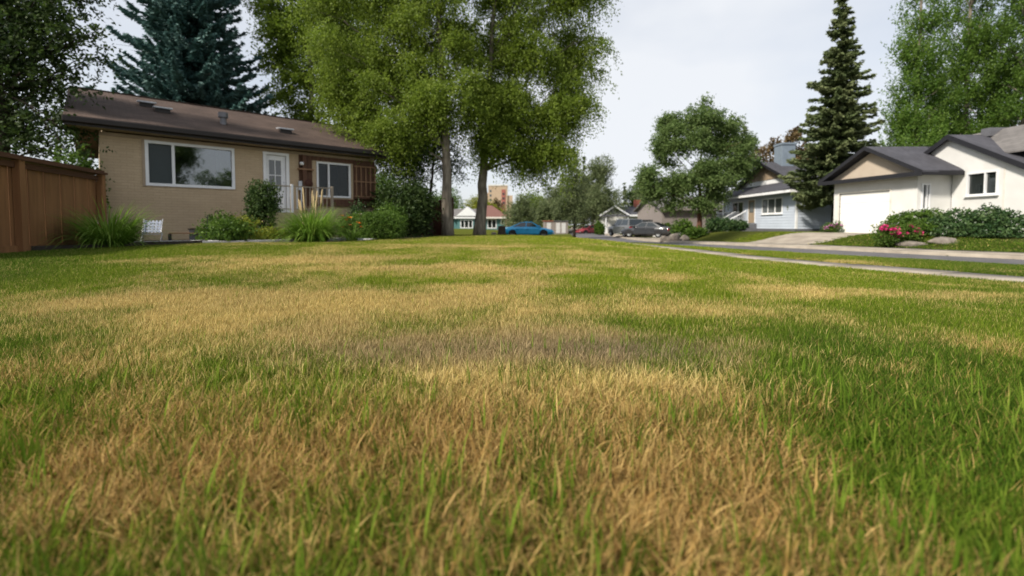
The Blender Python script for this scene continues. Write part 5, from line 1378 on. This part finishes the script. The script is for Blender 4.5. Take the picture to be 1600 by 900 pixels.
car('parked_car', 'cream car parked far down the street behind the faded red car', 'car', (p.x, p.y, hz(p.x, p.y) + .02), R(205), 4.46, 1.78, 1.44, M['cream_paint'], SED, SED_C, (-1.38, 1.36), .33)
# weathered stump and post by the blue car's rear
p = at(784, 371, 36)
st = thing('tree_stump', 'weathered dark stump by the blue car beside the leaning poplar', 'stump', (p.x, p.y, hz(p.x, p.y)))
MB().lathe([(.42, -.2), (.36, .1), (.30, .55), (.29, .85), (.0, .88)], (0, 0, 0), (0, 0, 1), 12).obj('bole', M['bark_dark'], st)
MB().lathe([(.30, -.2), (.24, .1), (.20, .35), (0, .38)], (-.62, -.1, 0), (0, 0, 1), 10).obj('root_knot', M['bark'], st)

# ================================================================== far side of the street
# small white gabled house with a garage wing
p = at(962, 368, 64); z0 = hz(p.x, p.y)
ch_ = thing('cottage', 'small white gabled house with dark roof beyond the parked sedan', 'house', (p.x, p.y, z0))
b = MB(); b.box(-1.9, 1.4, 0, 9, -.2, 2.7); b.obj('wall', M['stucco'], ch_)
MB().prism([(-1.9, -.01, 2.7), (1.4, -.01, 2.7), (-.25, -.01, 3.75)], (0, .2, 0)).obj('gable', M['siding_white'], ch_)
for s in (-1, 1):
    xe = -.25 + s * 2.15; MB().prism([(-.25, -.5, 3.85), (xe, -.5, 2.52), (xe, 9.3, 2.52), (-.25, 9.3, 3.85)], (0, 0, .1)).obj('roof', M['roof_dark'], ch_)
    MB().prism([(-.25, -.53, 3.72), (xe, -.53, 2.38), (xe, -.53, 2.64), (-.25, -.53, 3.98)], (0, .025, 0)).obj('barge_board', M['white'], ch_)
b = MB(); b.box(1.402, 7.4, 1.0, 8.6, -.2, 2.6); b.obj('wing_wall', M['stucco'], ch_)
MB().prism([(1.41, .5, 2.6), (7.8, .5, 2.6), (7.8, 5, 3.9), (1.41, 5, 3.9)], (0, 0, .1)).obj('wing_roof', M['roof_dark'], ch_)
MB().prism([(1.41, 5.002, 3.9), (7.8, 5.002, 3.9), (7.8, 9.2, 2.6), (1.41, 9.2, 2.6)], (0, 0, .1)).obj('wing_roof', M['roof_dark'], ch_)
box('wing_fascia', M['white'], ch_, 1.6, 7.8, .46, .498, 2.44, 2.70)
CF = Frame((-1.9, 0), (1, 0)); CW = Frame((1.4, 1.0), (1, 0))
window(CF, .35, .75, .7, 2.1, ch_, fw=.07, m='white', glass='glass_dark', glass_n=-.012); window(CF, 1.9, 2.3, .9, 2.1, ch_, fw=.07, m='white', glass='glass_dark', glass_n=-.012)
window(CW, .9, 1.5, 1.1, 2.1, ch_, fw=.07, m='white', glass='glass_dark', glass_n=-.012); window(CW, 2.3, 3.1, 1.1, 2.1, ch_, mull=(2.7,), fw=.07, m='white', glass='glass_dark', glass_n=-.012)
gd_ = box('garage_door', M['garage'], ch_, 4.6, 7.0, .94, .996, -.05, 2.05)
for i in range(4): box('panel', M['garage'], gd_, 4.63, 6.97, .925, .939, .0 + i * .5, .47 + i * .5)
box('chimney', M['brick_chim'], ch_, 3.9, 4.7, 4.6, 5.4, 3.4, 5.0)
for u in (-1.7, -.1, 1.3): box('porch_post', M['white'], ch_, u, u + .14, -1.3, -1.16, .0, 2.45)
MB().prism([(-1.95, -1.45, 2.42), (1.6, -1.45, 2.42), (1.6, -.54, 2.55), (-1.95, -.54, 2.55)], (0, 0, .09)).obj('porch_roof', M['roof_dark'], ch_)
# boxed shrub beside it
bush_at('boxed_shrub', 'dense boxy green shrub left of the small white gabled house', 'shrub', 936, 371, 60, 1.6, 2.2, 520, 9, .2, 'lf_hedge', 141, bark='bark_dark')
bush_at('boxed_shrub', 'flat topped green shrub between the dark sedan and the grey wall', 'shrub', 1040, 371, 46, 1.1, 1.6, 420, 9, .16, 'lf_hedge', 142, bark='bark_dark')
# grey house behind the street tree
gy = 46; xa_, xb_ = xat(1034, gy), xat(1150, gy)
gh = thing('grey_house', 'warm grey walled house half hidden behind the street tree', 'house', (xa_, gy, -.4))
b = MB(); b.box(0, xb_ - xa_, 0, 9, -.2, 2.75); b.obj('wall', M['grey_wall'], gh)
MB().prism([(.0, .0, 2.75), (.0, 9, 2.75), (.0, 4.5, 4.05)], (.1, 0, 0)).obj('gable', M['grey_wall'], gh)
box('foundation', M['slab'], gh, -.02, xb_ - xa_ + .02, -.02, 8.9, -.3, .35)
MB().prism([(-.4, -.5, 2.7), (xb_ - xa_ + .4, -.5, 2.7), (xb_ - xa_ + .4, 4.5, 4.1), (-.4, 4.5, 4.1)], (0, 0, .12)).obj('roof', M['roof_grey'], gh)
MB().prism([(-.4, 4.502, 4.1), (xb_ - xa_ + .4, 4.502, 4.1), (xb_ - xa_ + .4, 9.5, 2.7), (-.4, 9.5, 2.7)], (0, 0, .12)).obj('roof', M['roof_grey'], gh)
box('fascia', M['grey_wall'], gh, -.4, xb_ - xa_ + .4, -.53, -.502, 2.58, 2.84)

# teal house beyond the poplar trunks
Y = 88; xl, xr = xat(708, Y), xat(788, Y); zt = -.45
th = thing('teal_house', 'teal bungalow with red brown roof and white windows seen between the poplar trunks', 'house', (xl, Y, zt))
Wd = xr - xl
b = MB(); b.box(0, Wd, 0, 9, -.5, 2.55); b.obj('wall', M['teal'], th)
b = MB(); b.box(.9, 4.2, -.9, -.002, -.5, 2.5); b.obj('bay_wall', M['teal'], th)
MB().prism([(-.6, -1.3, 2.55), (4.4, -1.3, 2.55), (4.4, 4.5, 4.3), (-.6, 4.5, 4.3)], (0, 0, .14)).obj('roof', M['roof_grey'], th)
MB().prism([(4.402, -.7, 2.55), (Wd + .9, -.7, 2.55), (Wd - 2.6, 4.5, 5.0), (4.402, 4.5, 5.0)], (0, 0, .14)).obj('roof', M['roof_red'], th)
MB().prism([(4.402, 4.502, 5.0), (Wd - 2.6, 4.502, 5.0), (Wd + .9, 9.7, 2.55), (4.402, 9.7, 2.55)], (0, 0, .14)).obj('roof', M['roof_red'], th)
MB().prism([(.8, -1.35, 2.9), (5.0, -1.35, 2.9), (2.9, -1.35, 4.7)], (0, 5, 0)).obj('gable', M['white'], th)
TF = Frame((0, -.9), (1, 0)); TG = Frame((0, 0), (1, 0))
window(TF, 1.5, 3.9, .55, 2.2, th, mull=(2.3, 3.1), fw=.16, proud=.04, m='white', glass='glass_dark', glass_n=-.012)
window(TG, 6.6, 8.4, .5, 2.3, th, mull=(7.5,), fw=.16, proud=.04, m='white', glass='glass_dark', glass_n=-.012)
window(TG, 9.2, 9.9, 1.3, 2.2, th, fw=.14, proud=.04, m='white', glass='glass_dark', glass_n=-.012)
box('eave_board', M['white'], th, -.6, 4.4, -1.34, -1.302, 2.4, 2.72); box('eave_board', M['cream_trim'], th, 4.402, Wd + .9, -.74, -.702, 2.4, 2.72)
box('planter', M['brick_chim'], th, 6.0, 9.5, -1.6, -.75, -.3, .25)
# brick apartment tower
Y = 300; xl, xr = xat(758, Y), xat(801, Y); zt = .7 + (352 - 291) / 711 * Y
tw = thing('apartment_tower', 'beige brick apartment tower far behind the poplars', 'building', (xl, Y, 0))
Wd = xr - xl
b = MB(); b.box(2.2, Wd - 3.4, 0, 14, -2, zt); b.obj('wall', M['brick_far'], tw)
b = MB(); b.box(0, 2.198, .6, 13, -2, zt - 4.5); b.box(Wd - 3.398, Wd, .8, 13, -2, zt - 6.2); b.obj('side_wing', M['brick_far'], tw)
box('parapet', M['cream_trim'], tw, 2.0, Wd - 3.2, -.25, 14.2, zt + .002, zt + .7)
b = MB(); b.box(Wd * .60, Wd * .60 + 2.6, -.2, -.003, 2, zt - 2.4); b.obj('brick_panel', M['brick_red'], tw)
for i in range(8):
    for j, u in enumerate((3.0, 5.6, 8.0)):
        z = 2 + i * 2.9
        if z < zt - 3 and j < 1: box('window', M['glass_grey'], tw, u, u + 1.3, -.08, -.004, z, z + 1.5)
for i in range(7):
    z = 3 + i * 2.9
    if z < zt - 4: box('window', M['glass_dark'], tw, Wd * .60 + .6, Wd * .60 + 2.0, -.26, -.203, z, z + 1.4)
# pale sheds and wall beyond the blue car
p = at(868, 366, 62); z0 = hz(p.x, p.y)
sh = thing('garden_shed', 'pale flat roofed shed behind the nose of the blue car', 'shed', (p.x, p.y, z0))
b = MB(); b.box(-1.5, 1.7, 0, 2.6, -.2, 1.75); b.obj('wall', M['grey_wall'], sh)
box('roof', M['brick_chim'], sh, -1.6, -.3, -.1, 2.7, 1.752, 1.86); box('roof', M['metal_grey'], sh, -.298, 1.8, -.1, 2.7, 1.752, 1.84)
for u in (-.9, .35, 1.1): box('panel', M['slab'], sh, u - .28, u + .28, -.03, -.003, .15, 1.55)
# small street tree and far trees
def far_tree(label, px, py_top, Y, w, m, seed, kind='tree', nt=900, py_lo=345, leaf=None, name='tree'):
    g = np.random.default_rng(seed); x = xat(px, Y); z = hz(x, Y); top = .7 + (352 - py_top) / 711 * Y - z; lo = max(.8, .7 + (352 - py_lo) / 711 * Y - z)
    W = w / 711 * Y
    cl = []
    for i in range(24):
        a = g.random() * 6.28; q = math.sqrt(g.random()) * .62; f = g.random(); zz = lo + (top - lo) * (.12 + .72 * f); k = W * .5 * g.uniform(.34, .52) * (1.15 - .5 * f)
        cl.append((math.cos(a) * q * W * .5 * (1.1 - .55 * f), math.sin(a) * q * W * .35, zz, k, k, k))
    cl.append((0, 0, top - W * .16, W * .2, W * .2, W * .2))
    return tree(name, label, 'tree', (x, Y, z), [(0, 0, 0), (.05, 0, lo), (0, 0, lo + (top - lo) * .6), (0, 0, top * .97)], max(.12, W * .028), cl, nt, 11, leaf or max(.14, Y * .0034), m, group='trees down the street', length=W * .13, droop=.3, shell=.3, spread=W * .016, seed=seed, twigs=1, bark='bark_dark')
far_tree('slim grey green young street tree right of the blue car', 897, 250, 44, 66, 'lf_silver', 151, nt=1500, py_lo=335)
far_tree('round bright tree behind the small street tree, left of the white cottage', 936, 246, 66, 78, 'lf_silver', 152, nt=2200, py_lo=340)
far_tree('grey green tree filling the gap behind the young street tree', 912, 268, 72, 70, 'lf_silver', 165, nt=1500, py_lo=345)
far_tree('tall hazy green tree right behind the blue car bonnet', 868, 288, 82, 74, 'lf_silver', 166, nt=1500, py_lo=352)
far_tree('full green tree between the brick tower and the blue car roof', 832, 300, 90, 70, 'lf_bright', 167, nt=1300, py_lo=354)
far_tree('wide hedge like tree behind the roof of the blue car', 815, 308, 74, 72, 'lf_silver', 153, nt=1100, py_lo=352)
far_tree('low bushy tree between the blue car and the young street tree', 858, 310, 70, 56, 'lf_silver', 154, nt=1000, py_lo=356)
far_tree('olive tree behind the teal house roof', 748, 308, 112, 70, 'lf_yellow', 155, nt=800)
far_tree('rusty leaved tree in front of the brick tower', 776, 312, 118, 32, 'lf_brown', 156, nt=500)
far_tree('dark tree behind the small white gabled house', 990, 288, 92, 46, 'lf_dark', 157, nt=800)
far_tree('light green tree behind the cottage chimney', 1012, 262, 84, 60, 'lf_silver', 158, nt=1100)
far_tree('mid green tree closing the end of the street', 880, 300, 98, 70, 'lf_hedge', 159, nt=900)
far_tree('dull green tree left of the teal house', 700, 296, 105, 80, 'lf_hedge', 160, nt=900)
far_tree('broad dark tree behind the brown board fence', 650, 282, 40, 90, 'lf_dark', 161, nt=1400)
far_tree('olive tree behind the grey house roof', 1060, 292, 78, 80, 'lf_hedge', 162, nt=900)
far_tree('tree rising behind the bungalow and the shrubs', 600, 262, 48, 110, 'lf_hedge', 163, nt=1400)
for i, (px, top, Y, w) in enumerate(((900, 240, 92, 17), (912, 243, 96, 15), (934, 252, 100, 14), (975, 292, 90, 16))):
    x = xat(px, Y); H = .7 + (352 - top) / 711 * Y - hz(x, Y)
    conifer('distant_spruce', ('thin dark spruce tip left of the round bright tree', 'thin dark spruce tip right of its neighbour above the street', 'dark spruce tip rising out of the round bright tree', 'short dark spruce left of the cottage roof')[i], (x, Y, hz(x, Y)), H, w / 711 * Y * .75, 'lf_spruce_green', z0=2, dz=.9, nb=8, per=14, needle=.8, seed=170 + i, group='distant spruces down the street')

# trees across the street behind the viewer, seen as reflections in the bungalow's windows
for i, (lab, X, Y_, H, r) in enumerate((('leafy tree behind the viewer, mirrored in the left part of the wide window', 13.4, -7.0, 11.0, 2.8), ('leafy tree behind the viewer, mirrored low in the wide window', 19.0, -6.2, 7.6, 2.5))):
    cl = blob_clumps((0, 0, H * .6), (r, r, H * .36), 12, r * .42, np.random.default_rng(180 + i))
    tree('yard_tree', lab, 'tree', (X, Y_, hz(X, Y_)), [(0, 0, 0), (.1, 0, H * .3), (0, 0, H * .8)], .2, cl, 700, 12, .24, 'lf_olive', seed=181 + i, shell=.2, spread=.1, bark='bark_dark')
